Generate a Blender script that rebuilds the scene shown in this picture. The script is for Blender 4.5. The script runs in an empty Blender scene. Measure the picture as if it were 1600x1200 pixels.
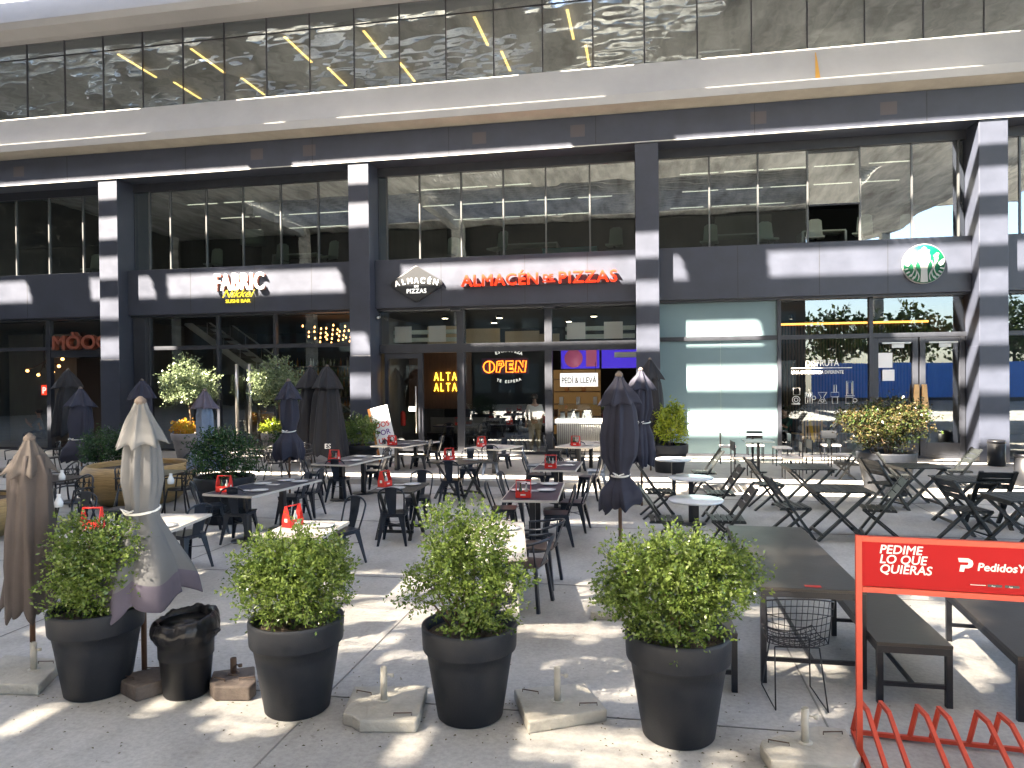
import bpy, math, random
import numpy as np
from mathutils import Vector, Matrix
PI = math.pi
R_ = math.radians
random.seed(7)
SC = bpy.context.scene

# ------------------------------------------------------------------ camera
F = 1120.0; YAW = R_(10.56); CAMH = 2.4; PITCH = R_(-0.55); ROLL = 0.01
fwd = np.array([-math.sin(YAW)*math.cos(PITCH), math.cos(YAW)*math.cos(PITCH), math.sin(PITCH)])
rgt = np.array([math.cos(YAW), math.sin(YAW), 0.0])
upv = np.cross(rgt, fwd)
RX = math.cos(ROLL)*rgt - math.sin(ROLL)*upv
UX = math.sin(ROLL)*rgt + math.cos(ROLL)*upv
cam_d = bpy.data.cameras.new('camera'); cam = bpy.data.objects.new('camera', cam_d)
SC.collection.objects.link(cam); SC.camera = cam
cam_d.lens = F/1600*36; cam_d.sensor_width = 36; cam_d.clip_start = 0.05; cam_d.clip_end = 2000
m = Matrix.Identity(4)
for i in range(3):
    m[i][0] = RX[i]; m[i][1] = UX[i]; m[i][2] = -fwd[i]
m[0][3] = 0; m[1][3] = 0; m[2][3] = CAMH
cam.matrix_world = m
# ------------------------------------------------------------------ world, sun, exposure
SUN_T = Vector((0.16, 0.17, -0.237)).normalized()      # direction the light travels
w = bpy.data.worlds.new('World'); SC.world = w; w.use_nodes = True
nt = w.node_tree; bg = nt.nodes['Background']
sky = nt.nodes.new('ShaderNodeTexSky'); sky.sky_type = 'NISHITA'; sky.sun_disc = False
sky.sun_elevation = math.asin(-SUN_T.z); sky.sun_rotation = math.atan2(-SUN_T.x, -SUN_T.y) % (2*PI)
sky.air_density = 1.0; sky.dust_density = 1.2
nt.links.new(sky.outputs[0], bg.inputs[0]); bg.inputs[1].default_value = 0.05
sun_d = bpy.data.lights.new('sun', 'SUN'); sun = bpy.data.objects.new('sun', sun_d)
SC.collection.objects.link(sun)
sun_d.energy = 5.0; sun_d.angle = R_(0.5); sun_d.color = (1.0, 0.86, 0.68)
sun.rotation_euler = SUN_T.to_track_quat('-Z', 'Y').to_euler(); sun.location = (-20, -20, 40)
SC.view_settings.view_transform = 'Standard'; SC.view_settings.look = 'None'
SC.view_settings.gamma = 1.0; SC.view_settings.use_curve_mapping = False
SC.view_settings.exposure = 4.3
SC.render.engine = 'CYCLES'
SC.cycles.use_denoising = True
SC.cycles.max_bounces = 7; SC.cycles.transparent_max_bounces = 12
SC.cycles.diffuse_bounces = 4; SC.cycles.glossy_bounces = 3
SC.cycles.caustics_reflective = False; SC.cycles.caustics_refractive = False
SC.cycles.sample_clamp_indirect = 4.0

# ------------------------------------------------------------------ helpers
def G(px, py, z=0.0):
    """ground point seen at a photograph pixel, used to read off layout distances"""
    d = fwd*F + RX*(px-800) - UX*(py-600)
    t = (z-CAMH)/d[2]
    return (float(d[0]*t), float(d[1]*t))
def link(o):
    SC.collection.objects.link(o); return o
class MB:
    def __init__(s): s.v = []; s.f = []; s.sm = []
    def add(s, vs, fs, smooth=False):
        n = len(s.v); s.v += [tuple(v) for v in vs]
        for f in fs: s.f.append(tuple(i+n for i in f)); s.sm.append(smooth)
        return s
    def box(s, x0, x1, y0, y1, z0, z1):
        vs = [(x0,y0,z0),(x1,y0,z0),(x1,y1,z0),(x0,y1,z0),(x0,y0,z1),(x1,y0,z1),(x1,y1,z1),(x0,y1,z1)]
        return s.add(vs, [(0,3,2,1),(4,5,6,7),(0,1,5,4),(1,2,6,5),(2,3,7,6),(3,0,4,7)])
    def cbox(s, c, d): return s.box(c[0]-d[0]/2, c[0]+d[0]/2, c[1]-d[1]/2, c[1]+d[1]/2, c[2]-d[2]/2, c[2]+d[2]/2)
    def bar(s, a, b, wd, th, up=(0,0,1)):
        a = Vector(a); b = Vector(b); t = (b-a).normalized(); u = Vector(up)
        if abs(t.dot(u)) > .98: u = Vector((0,1,0))
        x = t.cross(u).normalized()*wd/2; y = x.cross(t).normalized()*th/2
        vs = [a-x-y, a+x-y, a+x+y, a-x+y, b-x-y, b+x-y, b+x+y, b-x+y]
        return s.add(vs, [(0,3,2,1),(4,5,6,7),(0,1,5,4),(1,2,6,5),(2,3,7,6),(3,0,4,7)])
    def tube(s, pts, r, n=6, closed=False):
        P = [Vector(p) for p in pts]; k = len(P)
        rr = r if isinstance(r, (list, tuple)) else [r]*k
        vs = []; prev = None
        for i, p in enumerate(P):
            if closed: t = P[(i+1) % k]-P[i-1]
            else: t = P[min(i+1, k-1)]-P[max(i-1, 0)]
            t.normalize()
            u = prev if prev is not None else (Vector((0,0,1)) if abs(t.z) < .9 else Vector((1,0,0)))
            x = (u - t*u.dot(t)).normalized(); y = t.cross(x); prev = x
            for j in range(n):
                a = 2*PI*j/n; vs.append(p + (x*math.cos(a)+y*math.sin(a))*rr[i])
        fs = []
        for i in range(k if closed else k-1):
            for j in range(n):
                a = i*n+j; b = i*n+(j+1) % n; i2 = (i+1) % k
                fs.append((a, b, i2*n+(j+1) % n, i2*n+j))
        if not closed: fs += [tuple(range(n))[::-1], tuple((k-1)*n+j for j in range(n))]
        return s.add(vs, fs, True)
    def lathe(s, prof, n=24, c=(0,0,0), rf=None, closed_top=False):
        vs = []
        for q, (r, z) in enumerate(prof):
            for j in range(n):
                a = 2*PI*j/n; rr = r if rf is None else r*rf(a, q)
                vs.append((c[0]+rr*math.cos(a), c[1]+rr*math.sin(a), c[2]+z))
        fs = [(i*n+j, i*n+(j+1) % n, (i+1)*n+(j+1) % n, (i+1)*n+j) for i in range(len(prof)-1) for j in range(n)]
        if prof[0][0] > 1e-4: fs.append(tuple(range(n))[::-1])
        if closed_top: fs.append(tuple((len(prof)-1)*n+j for j in range(n)))
        return s.add(vs, fs, True)
    def prism(s, poly, z0, z1):
        n = len(poly)
        ar = sum(poly[i][0]*poly[(i+1) % n][1]-poly[(i+1) % n][0]*poly[i][1] for i in range(n))
        if ar < 0: poly = poly[::-1]
        vs = [(x, y, z0) for x, y in poly]+[(x, y, z1) for x, y in poly]
        return s.add(vs, [tuple(range(n))[::-1], tuple(range(n, 2*n))]+[(i, (i+1) % n, n+(i+1) % n, n+i) for i in range(n)])
    def build(s, name, mat, parent=None, loc=None, rz=None, bevel=0):
        me = bpy.data.meshes.new(name); me.from_pydata(s.v, [], s.f)
        me.polygons.foreach_set('use_smooth', s.sm); me.update()
        if mat: me.materials.append(mat)
        o = link(bpy.data.objects.new(name, me))
        if parent: o.parent = parent
        if loc is not None: o.location = loc
        if rz is not None: o.rotation_euler[2] = rz
        if bevel:
            b = o.modifiers.new('bevel', 'BEVEL'); b.width = bevel; b.segments = 2; b.limit_method = 'ANGLE'
        return o
def tag(o, label=None, cat=None, group=None, kind=None):
    if label: o['label'] = label
    if cat: o['category'] = cat
    if group: o['group'] = group
    if kind: o['kind'] = kind
    return o
def thing(name, label, cat, loc=(0,0,0), rz=0, group=None):
    o = link(bpy.data.objects.new(name, None)); o.location = loc; o.rotation_euler = (0,0,rz)
    o.empty_display_size = .1
    return tag(o, label, cat, group)
def copy_tree(o, parent=None):
    c = o.copy(); SC.collection.objects.link(c); c.parent = parent
    for ch in [x for x in KIDS.get(o.name, [])]: copy_tree(ch, c)
    return c
KIDS = {}
def index_kids(root):
    ks = [x for x in bpy.data.objects if x.parent == root]; KIDS[root.name] = ks
    for k in ks: index_kids(k)
def place(proto, used, loc, rz, label, group=None, scale=None):
    if proto.name not in used:
        used.add(proto.name); index_kids(proto); o = proto
    else: o = copy_tree(proto)
    o.location = loc; o.rotation_euler = (0,0,rz); o['label'] = label
    if group: o['group'] = group
    if scale: o.scale = scale
    return o
USED = set()
def text(name, body, size, mat, parent, loc, rot=(PI/2,0,0), extrude=.01, bold=0.0, sx=1.0, align='LEFT', shear=0.0, sp=1.0):
    cu = bpy.data.curves.new(name, 'FONT'); cu.body = body; cu.size = size; cu.extrude = extrude
    cu.offset = bold; cu.align_x = align; cu.shear = shear; cu.resolution_u = 4; cu.space_line = .85; cu.space_character = sp
    o = bpy.data.objects.new(name, cu); link(o)
    cu.offset = 0               # thickened by slightly shifted copies: a wide outline offset throws spikes
    me = bpy.data.meshes.new_from_object(o.evaluated_get(bpy.context.evaluated_depsgraph_get()))
    if bold > 0:
        a = MB()
        for i, (dx, dy) in enumerate(((0,0),(bold,0),(-bold,0),(0,bold),(0,-bold))):
            a.add([(v.co.x+dx, v.co.y+dy, v.co.z-i*extrude*.06) for v in me.vertices], [tuple(p.vertices) for p in me.polygons])
        me = bpy.data.meshes.new(name); me.from_pydata(a.v, [], a.f); me.update()
    bpy.data.objects.remove(o); me.name = name; me.materials.clear(); me.materials.append(mat)
    o = link(bpy.data.objects.new(name, me)); o.location = loc; o.rotation_euler = rot; o.scale = (sx,1,1)
    if parent: o.parent = parent
    return o

# ------------------------------------------------------------------ materials
def mat(name, col, rough=.6, metal=0, var=0, scale=6, bump=0, bscale=40, spec=.5, emit=None, es=0, trans=0, coord='Object', coat=0, sub=0, col2=None, stretch=None):
    m = bpy.data.materials.new(name); m.use_nodes = True
    n = m.node_tree; b = n.nodes['Principled BSDF']; L = n.links.new
    b.inputs['Base Color'].default_value = (*col, 1); b.inputs['Roughness'].default_value = rough
    b.inputs['Metallic'].default_value = metal; b.inputs['Specular IOR Level'].default_value = spec
    b.inputs['Coat Weight'].default_value = coat
    if trans: b.inputs['Transmission Weight'].default_value = trans
    if emit: b.inputs['Emission Color'].default_value = (*emit, 1); b.inputs['Emission Strength'].default_value = es
    tc = n.nodes.new('ShaderNodeTexCoord'); vec = tc.outputs[coord]
    if stretch:
        mp = n.nodes.new('ShaderNodeMapping'); mp.inputs['Scale'].default_value = stretch; L(vec, mp.inputs[0]); vec = mp.outputs[0]
    if var or col2:
        ns = n.nodes.new('ShaderNodeTexNoise'); ns.inputs['Scale'].default_value = scale; ns.inputs['Detail'].default_value = 6
        ns.inputs['Roughness'].default_value = .65
        L(vec, ns.inputs['Vector'])
        rp = n.nodes.new('ShaderNodeValToRGB'); L(ns.outputs[0], rp.inputs[0])
        c2 = col2 or tuple(min(1, c*(1+var)) for c in col); c1 = col if col2 else tuple(c*(1-var) for c in col)
        rp.color_ramp.elements[0].position = .32; rp.color_ramp.elements[1].position = .68
        rp.color_ramp.elements[0].color = (*c1, 1); rp.color_ramp.elements[1].color = (*c2, 1)
        L(rp.outputs[0], b.inputs['Base Color'])
        mr = n.nodes.new('ShaderNodeMapRange'); mr.inputs['To Min'].default_value = max(0, rough-.1); mr.inputs['To Max'].default_value = min(1, rough+.12)
        L(ns.outputs[0], mr.inputs[0]); L(mr.outputs[0], b.inputs['Roughness'])
    if bump:
        nb = n.nodes.new('ShaderNodeTexNoise'); nb.inputs['Scale'].default_value = bscale; nb.inputs['Detail'].default_value = 5
        L(vec, nb.inputs['Vector'])
        bp = n.nodes.new('ShaderNodeBump'); bp.inputs['Strength'].default_value = bump; bp.inputs['Distance'].default_value = .02
        L(nb.outputs[0], bp.inputs['Height']); L(bp.outputs[0], b.inputs['Normal'])
    return m
def glass_mat(name, tint, refl, wave=.25, wscale=.6, rough=.0):
    m = bpy.data.materials.new(name); m.use_nodes = True; n = m.node_tree; L = n.links.new
    n.nodes.remove(n.nodes['Principled BSDF']); out = n.nodes['Material Output']
    tr = n.nodes.new('ShaderNodeBsdfTransparent'); tr.inputs[0].default_value = (*tint, 1)
    gl = n.nodes.new('ShaderNodeBsdfGlossy'); gl.inputs['Roughness'].default_value = rough; gl.inputs['Color'].default_value = (.86,.94,1.0,1)
    mx = n.nodes.new('ShaderNodeMixShader'); lw = n.nodes.new('ShaderNodeLayerWeight'); lw.inputs[0].default_value = .35
    mr = n.nodes.new('ShaderNodeMapRange'); mr.inputs['To Min'].default_value = refl; mr.inputs['To Max'].default_value = 1
    L(lw.outputs['Fresnel'], mr.inputs[0]); L(mr.outputs[0], mx.inputs[0]); L(tr.outputs[0], mx.inputs[1]); L(gl.outputs[0], mx.inputs[2])
    L(mx.outputs[0], out.inputs[0])
    tc = n.nodes.new('ShaderNodeTexCoord'); mp = n.nodes.new('ShaderNodeMapping'); mp.inputs['Scale'].default_value = (.8,1,2.0); oi_ = n.nodes.new('ShaderNodeObjectInfo'); sc_ = n.nodes.new('ShaderNodeVectorMath'); sc_.operation = 'SCALE'; sc_.inputs[3].default_value = 9.0; cb_ = n.nodes.new('ShaderNodeCombineXYZ'); L(oi_.outputs['Random'], cb_.inputs[0]); L(oi_.outputs['Random'], cb_.inputs[2]); L(cb_.outputs[0], sc_.inputs[0]); L(sc_.outputs[0], mp.inputs['Location'])
    geo = n.nodes.new('ShaderNodeNewGeometry')
    L(geo.outputs['Position'], mp.inputs[0])
    ns = n.nodes.new('ShaderNodeTexNoise'); ns.inputs['Scale'].default_value = wscale; ns.inputs['Detail'].default_value = 1
    L(mp.outputs[0], ns.inputs['Vector'])
    bp = n.nodes.new('ShaderNodeBump'); bp.inputs['Strength'].default_value = wave; bp.inputs['Distance'].default_value = .05
    L(ns.outputs[0], bp.inputs['Height']); L(bp.outputs[0], gl.inputs['Normal'])
    return m
def leaf_mat(name, cols, rough=.27):
    m = bpy.data.materials.new(name); m.use_nodes = True; n = m.node_tree; L = n.links.new
    b = n.nodes['Principled BSDF']; out = n.nodes['Material Output']
    at = n.nodes.new('ShaderNodeAttribute'); at.attribute_name = 'tone'
    rp = n.nodes.new('ShaderNodeValToRGB'); L(at.outputs['Fac'], rp.inputs[0])
    els = rp.color_ramp.elements
    for i, c in enumerate(cols):
        e = els[i] if i < 2 else els.new(.5)
        e.position = i/(len(cols)-1); e.color = (*c, 1)
    b.inputs['Roughness'].default_value = rough
    L(rp.outputs[0], b.inputs['Base Color'])
    tl = n.nodes.new('ShaderNodeBsdfTranslucent'); L(rp.outputs[0], tl.inputs[0])
    mx = n.nodes.new('ShaderNodeMixShader'); mx.inputs[0].default_value = .2
    L(b.outputs[0], mx.inputs[1]); L(tl.outputs[0], mx.inputs[2]); L(mx.outputs[0], out.inputs[0])
    return m

def concrete_floor():
    m = mat('plaza_concrete', (.30,.295,.285), .75)
    n = m.node_tree; L = n.links.new; b = n.nodes['Principled BSDF']
    tc = n.nodes.new('ShaderNodeTexCoord'); 
    def noise(sc, det=6, stretch=None):
        ns = n.nodes.new('ShaderNodeTexNoise'); ns.inputs['Scale'].default_value = sc; ns.inputs['Detail'].default_value = det; ns.inputs['Roughness'].default_value = .68
        if stretch:
            mp = n.nodes.new('ShaderNodeMapping'); mp.inputs['Scale'].default_value = stretch; L(tc.outputs['Object'], mp.inputs[0]); L(mp.outputs[0], ns.inputs['Vector'])
        else: L(tc.outputs['Object'], ns.inputs['Vector'])
        return ns.outputs[0]
    def ramp(f, a, ca, bb, cb):
        r = n.nodes.new('ShaderNodeValToRGB'); r.color_ramp.elements[0].position = a; r.color_ramp.elements[1].position = bb
        r.color_ramp.elements[0].color = (*ca,1); r.color_ramp.elements[1].color = (*cb,1); L(f, r.inputs[0]); return r.outputs[0]
    def mul(a, bb, fac=1):
        x = n.nodes.new('ShaderNodeMix'); x.data_type = 'RGBA'; x.blend_type = 'MULTIPLY'; x.inputs[0].default_value = fac
        L(a, x.inputs[6]); L(bb, x.inputs[7]); return x.outputs[2]
    big = ramp(noise(.55, 5, (1,.6,1)), .33, (.36,.355,.345), .70, (.52,.51,.485))
    fine = ramp(noise(26, 8), .32, (.80,.80,.80), .6, (1.06,1.06,1.06))
    spots = ramp(noise(7.5, 3), .27, (.62,.60,.57), .34, (1,1,1)); stain = ramp(noise(1.3, 7, (1,.5,1)), .36, (.80,.79,.775), .52, (1,1,1))
    speck = ramp(noise(95, 2), .26, (.62,.6,.58), .36, (1,1,1))
    c = mul(mul(mul(mul(big, fine), spots, .7), speck, .7), stain)
    L(c, b.inputs['Base Color'])
    bp = n.nodes.new('ShaderNodeBump'); bp.inputs['Strength'].default_value = .25; bp.inputs['Distance'].default_value = .006
    L(noise(60, 6), bp.inputs['Height']); L(bp.outputs[0], b.inputs['Normal'])
    rr = n.nodes.new('ShaderNodeMapRange'); rr.inputs['To Min'].default_value = .45; rr.inputs['To Max'].default_value = .85
    L(noise(1.6,4), rr.inputs[0]); L(rr.outputs[0], b.inputs['Roughness'])
    return m
M = dict(
 floor=concrete_floor(),
 joint=mat('joint_dark', (.22,.215,.205), .9),
 stepc=mat('step_stone', (.36,.345,.325), .7, var=.15, scale=3, bump=.2, bscale=50),
 navy=mat('navy_cladding', (.036,.042,.062), .42, var=.16, scale=1.2, bump=.06, bscale=3, spec=.5),
 navyd=mat('dark_frame_paint', (.024,.027,.036), .4, var=.2, scale=3),
 ledge=mat('white_ledge_concrete', (.36,.36,.365), .6, var=.07, scale=.8, bump=.1, bscale=12),
 soff=mat('beige_soffit', (.36,.33,.28), .75, var=.12, scale=1.5),
 conc=mat('canopy_concrete', (.48,.475,.45), .8, var=.5, scale=1.1, stretch=(1,.22,1)),
 concd=mat('opposite_dark', (.05,.05,.048), .8, var=.3, scale=.5),
 black=mat('black_metal', (.012,.013,.018), .38, var=.2, scale=8, spec=.5),
 gun=mat('gunmetal_chair_paint', (.015,.021,.034), .34, metal=.3, var=.25, scale=9),
 seatw=mat('worn_seat', (.05,.036,.03), .45, var=.4, scale=7),
 blackw=mat('black_painted_wood', (.018,.021,.022), .42, var=.35, scale=14, bump=.25, bscale=60, stretch=(1,5,5)),
 tabtop=mat('dark_laminate', (.016,.021,.045), .42, var=.15, scale=4),
 tabbrown=mat('brown_black_table', (.038,.033,.03), .34, var=.35, scale=2.2, bump=.05, bscale=30),
 edge=mat('pale_edge_sunlit_top', (.50,.47,.43), .5, var=.1),
 white=mat('white_ceramic', (.78,.79,.80), .22, coat=.3),
 marble=mat('white_marble', (.74,.76,.78), .18, var=.07, scale=5, coat=.2),
 paper=mat('white_paper', (.75,.75,.76), .7),
 red=mat('red_paint', (.62,.020,.014), .4, var=.08, scale=6),
 orange=mat('orange_red_steel', (.55,.062,.028), .5, var=.14, scale=7, bump=.05),
 signred=mat('red_sign_face', (.36,.010,.012), .6, var=.05, scale=2, spec=.15),
 offw=mat('off_white_print', (.78,.76,.72), .55),
 pot=mat('navy_planter_plastic', (.010,.013,.020), .5, col2=(.024,.026,.031), scale=3.2, bump=.1, bscale=90, spec=.25),
 potg=mat('grey_clay_planter', (.22,.20,.20), .6, var=.15, scale=5),
 soil=mat('soil', (.07,.05,.035), .95, var=.5, scale=30, bump=1, bscale=50),
 rattan=mat('woven_tan_bowl', (.36,.24,.10), .5, var=.35, scale=7, bump=.6, bscale=12, stretch=(.6,.6,9)),
 taupe=mat('taupe_canvas', (.066,.055,.053), .88, var=.14, scale=4, bump=.12, bscale=18),
 taupel=mat('light_taupe_canvas', (.085,.072,.066), .88, var=.10, scale=4, bump=.12, bscale=18),
 greyc=mat('grey_canvas', (.115,.118,.125), .85, var=.08, scale=4, bump=.12, bscale=18),
 greycl=mat('light_grey_canvas', (.135,.137,.14), .85, var=.06, scale=4, bump=.12, bscale=18),
 purplec=mat('faded_purple_canvas', (.085,.075,.105), .85, var=.12, scale=6),
 navyc=mat('navy_canvas', (.021,.022,.040), .8, var=.15, scale=5, bump=.12, bscale=18),
 blackc=mat('black_canvas', (.008,.008,.012), .75, var=.15, scale=5, bump=.12, bscale=18),
 bluec=mat('faded_blue_canvas', (.15,.19,.27), .85, var=.2, scale=5, bump=.12, bscale=18),
 wood=mat('pole_wood', (.12,.062,.035), .55, var=.25, scale=10, stretch=(1,1,.15)),
 cream=mat('cream_tube_paint', (.50,.48,.42), .5, var=.12, scale=9),
 slab=mat('cast_concrete_base', (.42,.40,.35), .85, var=.18, scale=6, bump=.4, bscale=35),
 slabd=mat('dark_chipped_base', (.075,.058,.052), .8, col2=(.16,.13,.11), scale=8, bump=.4, bscale=30),
 rust=mat('rusty_wire', (.11,.07,.05), .7),
 bag=mat('black_bin_liner', (.008,.008,.010), .30, bump=.7, bscale=11, spec=.35),
 bin=mat('black_bin_plastic', (.010,.011,.014), .42, var=.2, scale=3, spec=.3),
 steel=mat('brushed_steel', (.55,.53,.50), .28, metal=.9, bump=.05, bscale=30),
 stem=mat('branch_bark', (.13,.085,.05), .85, var=.3, scale=20),
 leafg=leaf_mat('box_leaves', [(.024,.055,.010),(.17,.235,.05),(.068,.125,.024)]),
 leafd=leaf_mat('dark_hedge_leaves', [(.008,.022,.008),(.035,.085,.022),(.016,.05,.014)]),
 leafy=leaf_mat('yellow_green_leaves', [(.07,.13,.015),(.34,.38,.03),(.18,.27,.025)]),
 leafo=leaf_mat('olive_leaves', [(.07,.10,.05),(.22,.27,.15),(.13,.18,.09)]),
 leafr=leaf_mat('rusty_shrub_leaves', [(.02,.06,.012),(.075,.05,.022),(.038,.085,.02)]),
 leaff=leaf_mat('yellow_flowers', [(.50,.42,.02),(.55,.22,.02),(.35,.40,.04)]),
 glassu=glass_mat('upper_window_glass', (.40,.47,.45), .27, wave=.16, wscale=1.3),
 glass2=glass_mat('office_window_glass', (.42,.50,.47), .30, wave=.03, wscale=1.0),
 glasss=glass_mat('shop_glass', (.86,.90,.88), .13, wave=.02, wscale=.7),
 glassc=glass_mat('display_glass', (.95,.97,.96), .06, wave=0),
 frost=mat('frosted_teal_film', (.16,.235,.26), .35, var=.06, scale=.7, spec=.4),
 frost2=mat('frosted_grey_film', (.25,.32,.31), .4, var=.06, scale=.7, spec=.4),
 mull=mat('window_mullion', (.10,.105,.11), .35, metal=.4),
 alum=mat('light_window_bar', (.5,.5,.48), .4, metal=.5),
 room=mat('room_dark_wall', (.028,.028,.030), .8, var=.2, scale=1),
 roomg=mat('room_grey_wall', (.16,.155,.145), .8, var=.25, scale=1, stretch=(1,1,.3)),
 roomc=mat('room_cream_wall', (.42,.34,.22), .7, var=.1, scale=1),
 slatw=mat('brown_wood_slats', (.085,.042,.024), .55, var=.25, scale=6, stretch=(4,1,.3)),
 slatk=mat('dark_slat_gap', (.02,.015,.012), .8),
 tile=mat('shop_floor', (.11,.10,.095), .35, var=.2, scale=2),
 lamp=mat('strip_lamp', (.9,.9,.85), .5, emit=(1,.90,.72), es=0.12),
 lampy=mat('amber_strip_lamp', (.9,.6,.2), .5, emit=(1,.60,.16), es=0.272),
 bulb=mat('amber_bulb', (1,.5,.2), .5, emit=(1,.42,.12), es=0.510),
 warm=mat('warm_cove_light', (1,.6,.2), .5, emit=(1,.42,.08), es=0.204),
 neony=mat('yellow_neon', (1,.7,.1), .5, emit=(1,.55,.03), es=0.374),
 neono=mat('orange_neon', (1,.3,.05), .5, emit=(1,.16,.01), es=0.408),
 neonr=mat('red_lit_letter', (.75,.03,.01), .4, emit=(1,.05,.01), es=0.077),
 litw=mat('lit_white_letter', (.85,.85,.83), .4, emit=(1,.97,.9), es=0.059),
 lity=mat('lit_yellow_letter', (.8,.6,.05), .4, emit=(1,.75,.05), es=0.068),
 screen=mat('violet_menu_screen', (.02,.015,.16), .2, emit=(.10,.05,.9), es=0.032),
 screen2=mat('dark_menu_print', (.2,.05,.1), .3, emit=(.35,.08,.15), es=0.03),
 letterred=mat('rust_letter', (.17,.045,.025), .5, var=.3, scale=10),
 green=mat('emblem_green', (.0,.10,.045), .4),
 emw=mat('emblem_white', (.34,.35,.345), .4),
 signd=mat('charcoal_sign', (.022,.024,.028), .35),
 kraft=mat('orange_board_edge', (.55,.22,.06), .6),
 posterb=mat('pale_blue_poster', (.38,.50,.66), .4, var=.25, scale=2),
 yellow=mat('yellow_paint', (.75,.45,.03), .5),
 chairw=mat('white_cushion', (.72,.66,.62), .7),
 officec=mat('pale_office_chair', (.45,.52,.49), .6),
 teal=mat('teal_box', (.10,.35,.40), .5),
 skin=mat('skin', (.45,.26,.18), .55), hair=mat('dark_hair', (.03,.02,.015), .6),
 shirt=mat('white_shirt', (.78,.77,.73), .8), khaki=mat('khaki_trousers', (.33,.26,.15), .85),
 greys=mat('grey_tshirt', (.16,.18,.20), .85), dgreen=mat('dark_green_apron', (.02,.10,.07), .8),
 bottle=mat('dark_glass_bottle', (.03,.045,.01), .12, coat=.4), bottlea=mat('amber_bottle', (.30,.13,.03), .15), bottlec=mat('clear_bottle', (.45,.5,.48), .15),
 backlit=mat('backlit_shelf', (.16,.09,.035), .5, emit=(1,.55,.18), es=0.006),
 doorwood=mat('pale_wood_handle', (.62,.38,.16), .4, var=.15, scale=5),
)

# ================================================================== SETTING
tag(MB().box(-70, 60, -60, 60, -.5, 0).build('ground', M['floor']), kind='structure')
# raised terrace in front of the shops: one low step
tag(MB().box(-40, 40, 15.35, 28, .002, .12).build('terrace', M['stepc']), kind='structure')
jb = MB()
for x in [-13.2+1.8*2*i for i in range(9)]: jb.box(x-.006, x+.006, -12, 15.34, 0.001, .005)
for y in (-4, -1, 2.2, 5.05, 8.2, 11.4, 14.3): jb.box(-26, 26, y-.006, y+.006, 0.0015, .0055)
tag(jb.build('paving_joints', M['joint']), kind='structure')
st = MB(); st.box(9.3, 12.2, 16.6, 19.9, .121, .26); st.box(9.9, 12.6, 15.7, 16.6, .121, .2)
tag(st.build('side_steps', M['stepc']), kind='structure')

# ---- concrete canopy over the plaza, its openings added and shaped to cast the lit patches
CZ = 16.0; KX = SUN_T.x/-SUN_T.z; KY = SUN_T.y/-SUN_T.z
slots = {  # index -> lit intervals (x on the facade plane)
 -2: [(-40,-15.4),(-12.1,-3.4),(-2.2,-.2),(1.6,9.3)], -1: [(-40,-14.5),(-10.6,-9.9),(-8.3,-.6),(2,8.6)],
 0: [(-40,-11.7),(-10.3,-1.9),(.9,9.6)],
 1: [(-40,-15.2),(-9.3,-5.6),(4,9.6)],
 2: [(-40,-20.4),(-18.1,-15.8),(-15.3,-9.4),(-7.5,.7),(2.9,9.6)],
 3: [(-17.3,-15.6),(-5.8,2.4),(5.8,9.6)],
 4: [(-17.3,-15.9),(-8.6,-8.0),(-6,4.0),(6.2,9.6)],
 5: [(-30,-18),(-14.5,-13),(-9.2,-7.3),(-5.6,-2.2),(-.7,4.4),(7.4,9.6)],
 6: [(-15,-9.8),(-8,-4.4),(-2.4,1.0),(.8,5.4),(7,14)]}
for k in (7, 8, 9, 10, 11): slots[k] = [(-13.2, -9.6), (-7.6+.2*k, -3.2), (-1.8, 14)] if k < 10 else [(-7.0, 12.5)]
slots[12] = [(3.0, 12)]
def blob(px, py, r, ry=None, z=0.0, dens=1.0, rot=0.0):
    g = G(px, py, z); return (g[0]+z*KX, g[1]+z*KY, r, ry or r, dens, rot)
blobs = [blob(600,960,.62,.42,dens=.8), blob(560,1000,.35,.3,dens=.8), blob(560,1085,.42,.22,dens=.7), blob(400,1120,.26,.30,dens=.7), blob(250,1100,.10,.14),
 blob(920,1168,.55,.22,dens=.7), blob(890,985,.42,.26,dens=.75), blob(650,1180,.22,.14,dens=.5),
 blob(1260,960,.60,.18,dens=.7), blob(1245,1040,.34,.26,dens=.7), blob(1520,1000,.22,1.1,dens=.8,rot=-.35), blob(1450,950,.25,.5,dens=.8,rot=-.3),
 blob(95,980,.28,.22,dens=.7), blob(30,1130,.3,.2,dens=.5), blob(780,925,.5,.16,dens=.6), blob(380,985,.4,.2,dens=.7),
 blob(860,815,1.5,.13,dens=.7), blob(1080,868,.7,.12,dens=.6), blob(370,835,1.0,.16,dens=.5), blob(120,905,.5,.2,dens=.5),
 blob(478,826,.75,.5,z=.75,dens=.95), blob(765,840,.62,.75,z=.75,dens=.95), blob(240,820,.9,.45,z=.75,dens=.9), blob(768,700,.55,.5,z=.75), blob(908,694,.6,.6,z=.75,dens=.9),
 blob(1240,880,.7,.12,z=.75,dens=.5), blob(1180,860,.5,.1,z=.75,dens=.4), blob(1500,745,.9,.22,z=.7,dens=.4), blob(1180,1195,.3,.1,dens=.4),
 blob(300,590,.9,.5,z=.75,dens=.0), blob(1560,700,.9,.8,dens=.9),
 (-19.5,19.5,1.2,.5,.8,0)]
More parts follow.
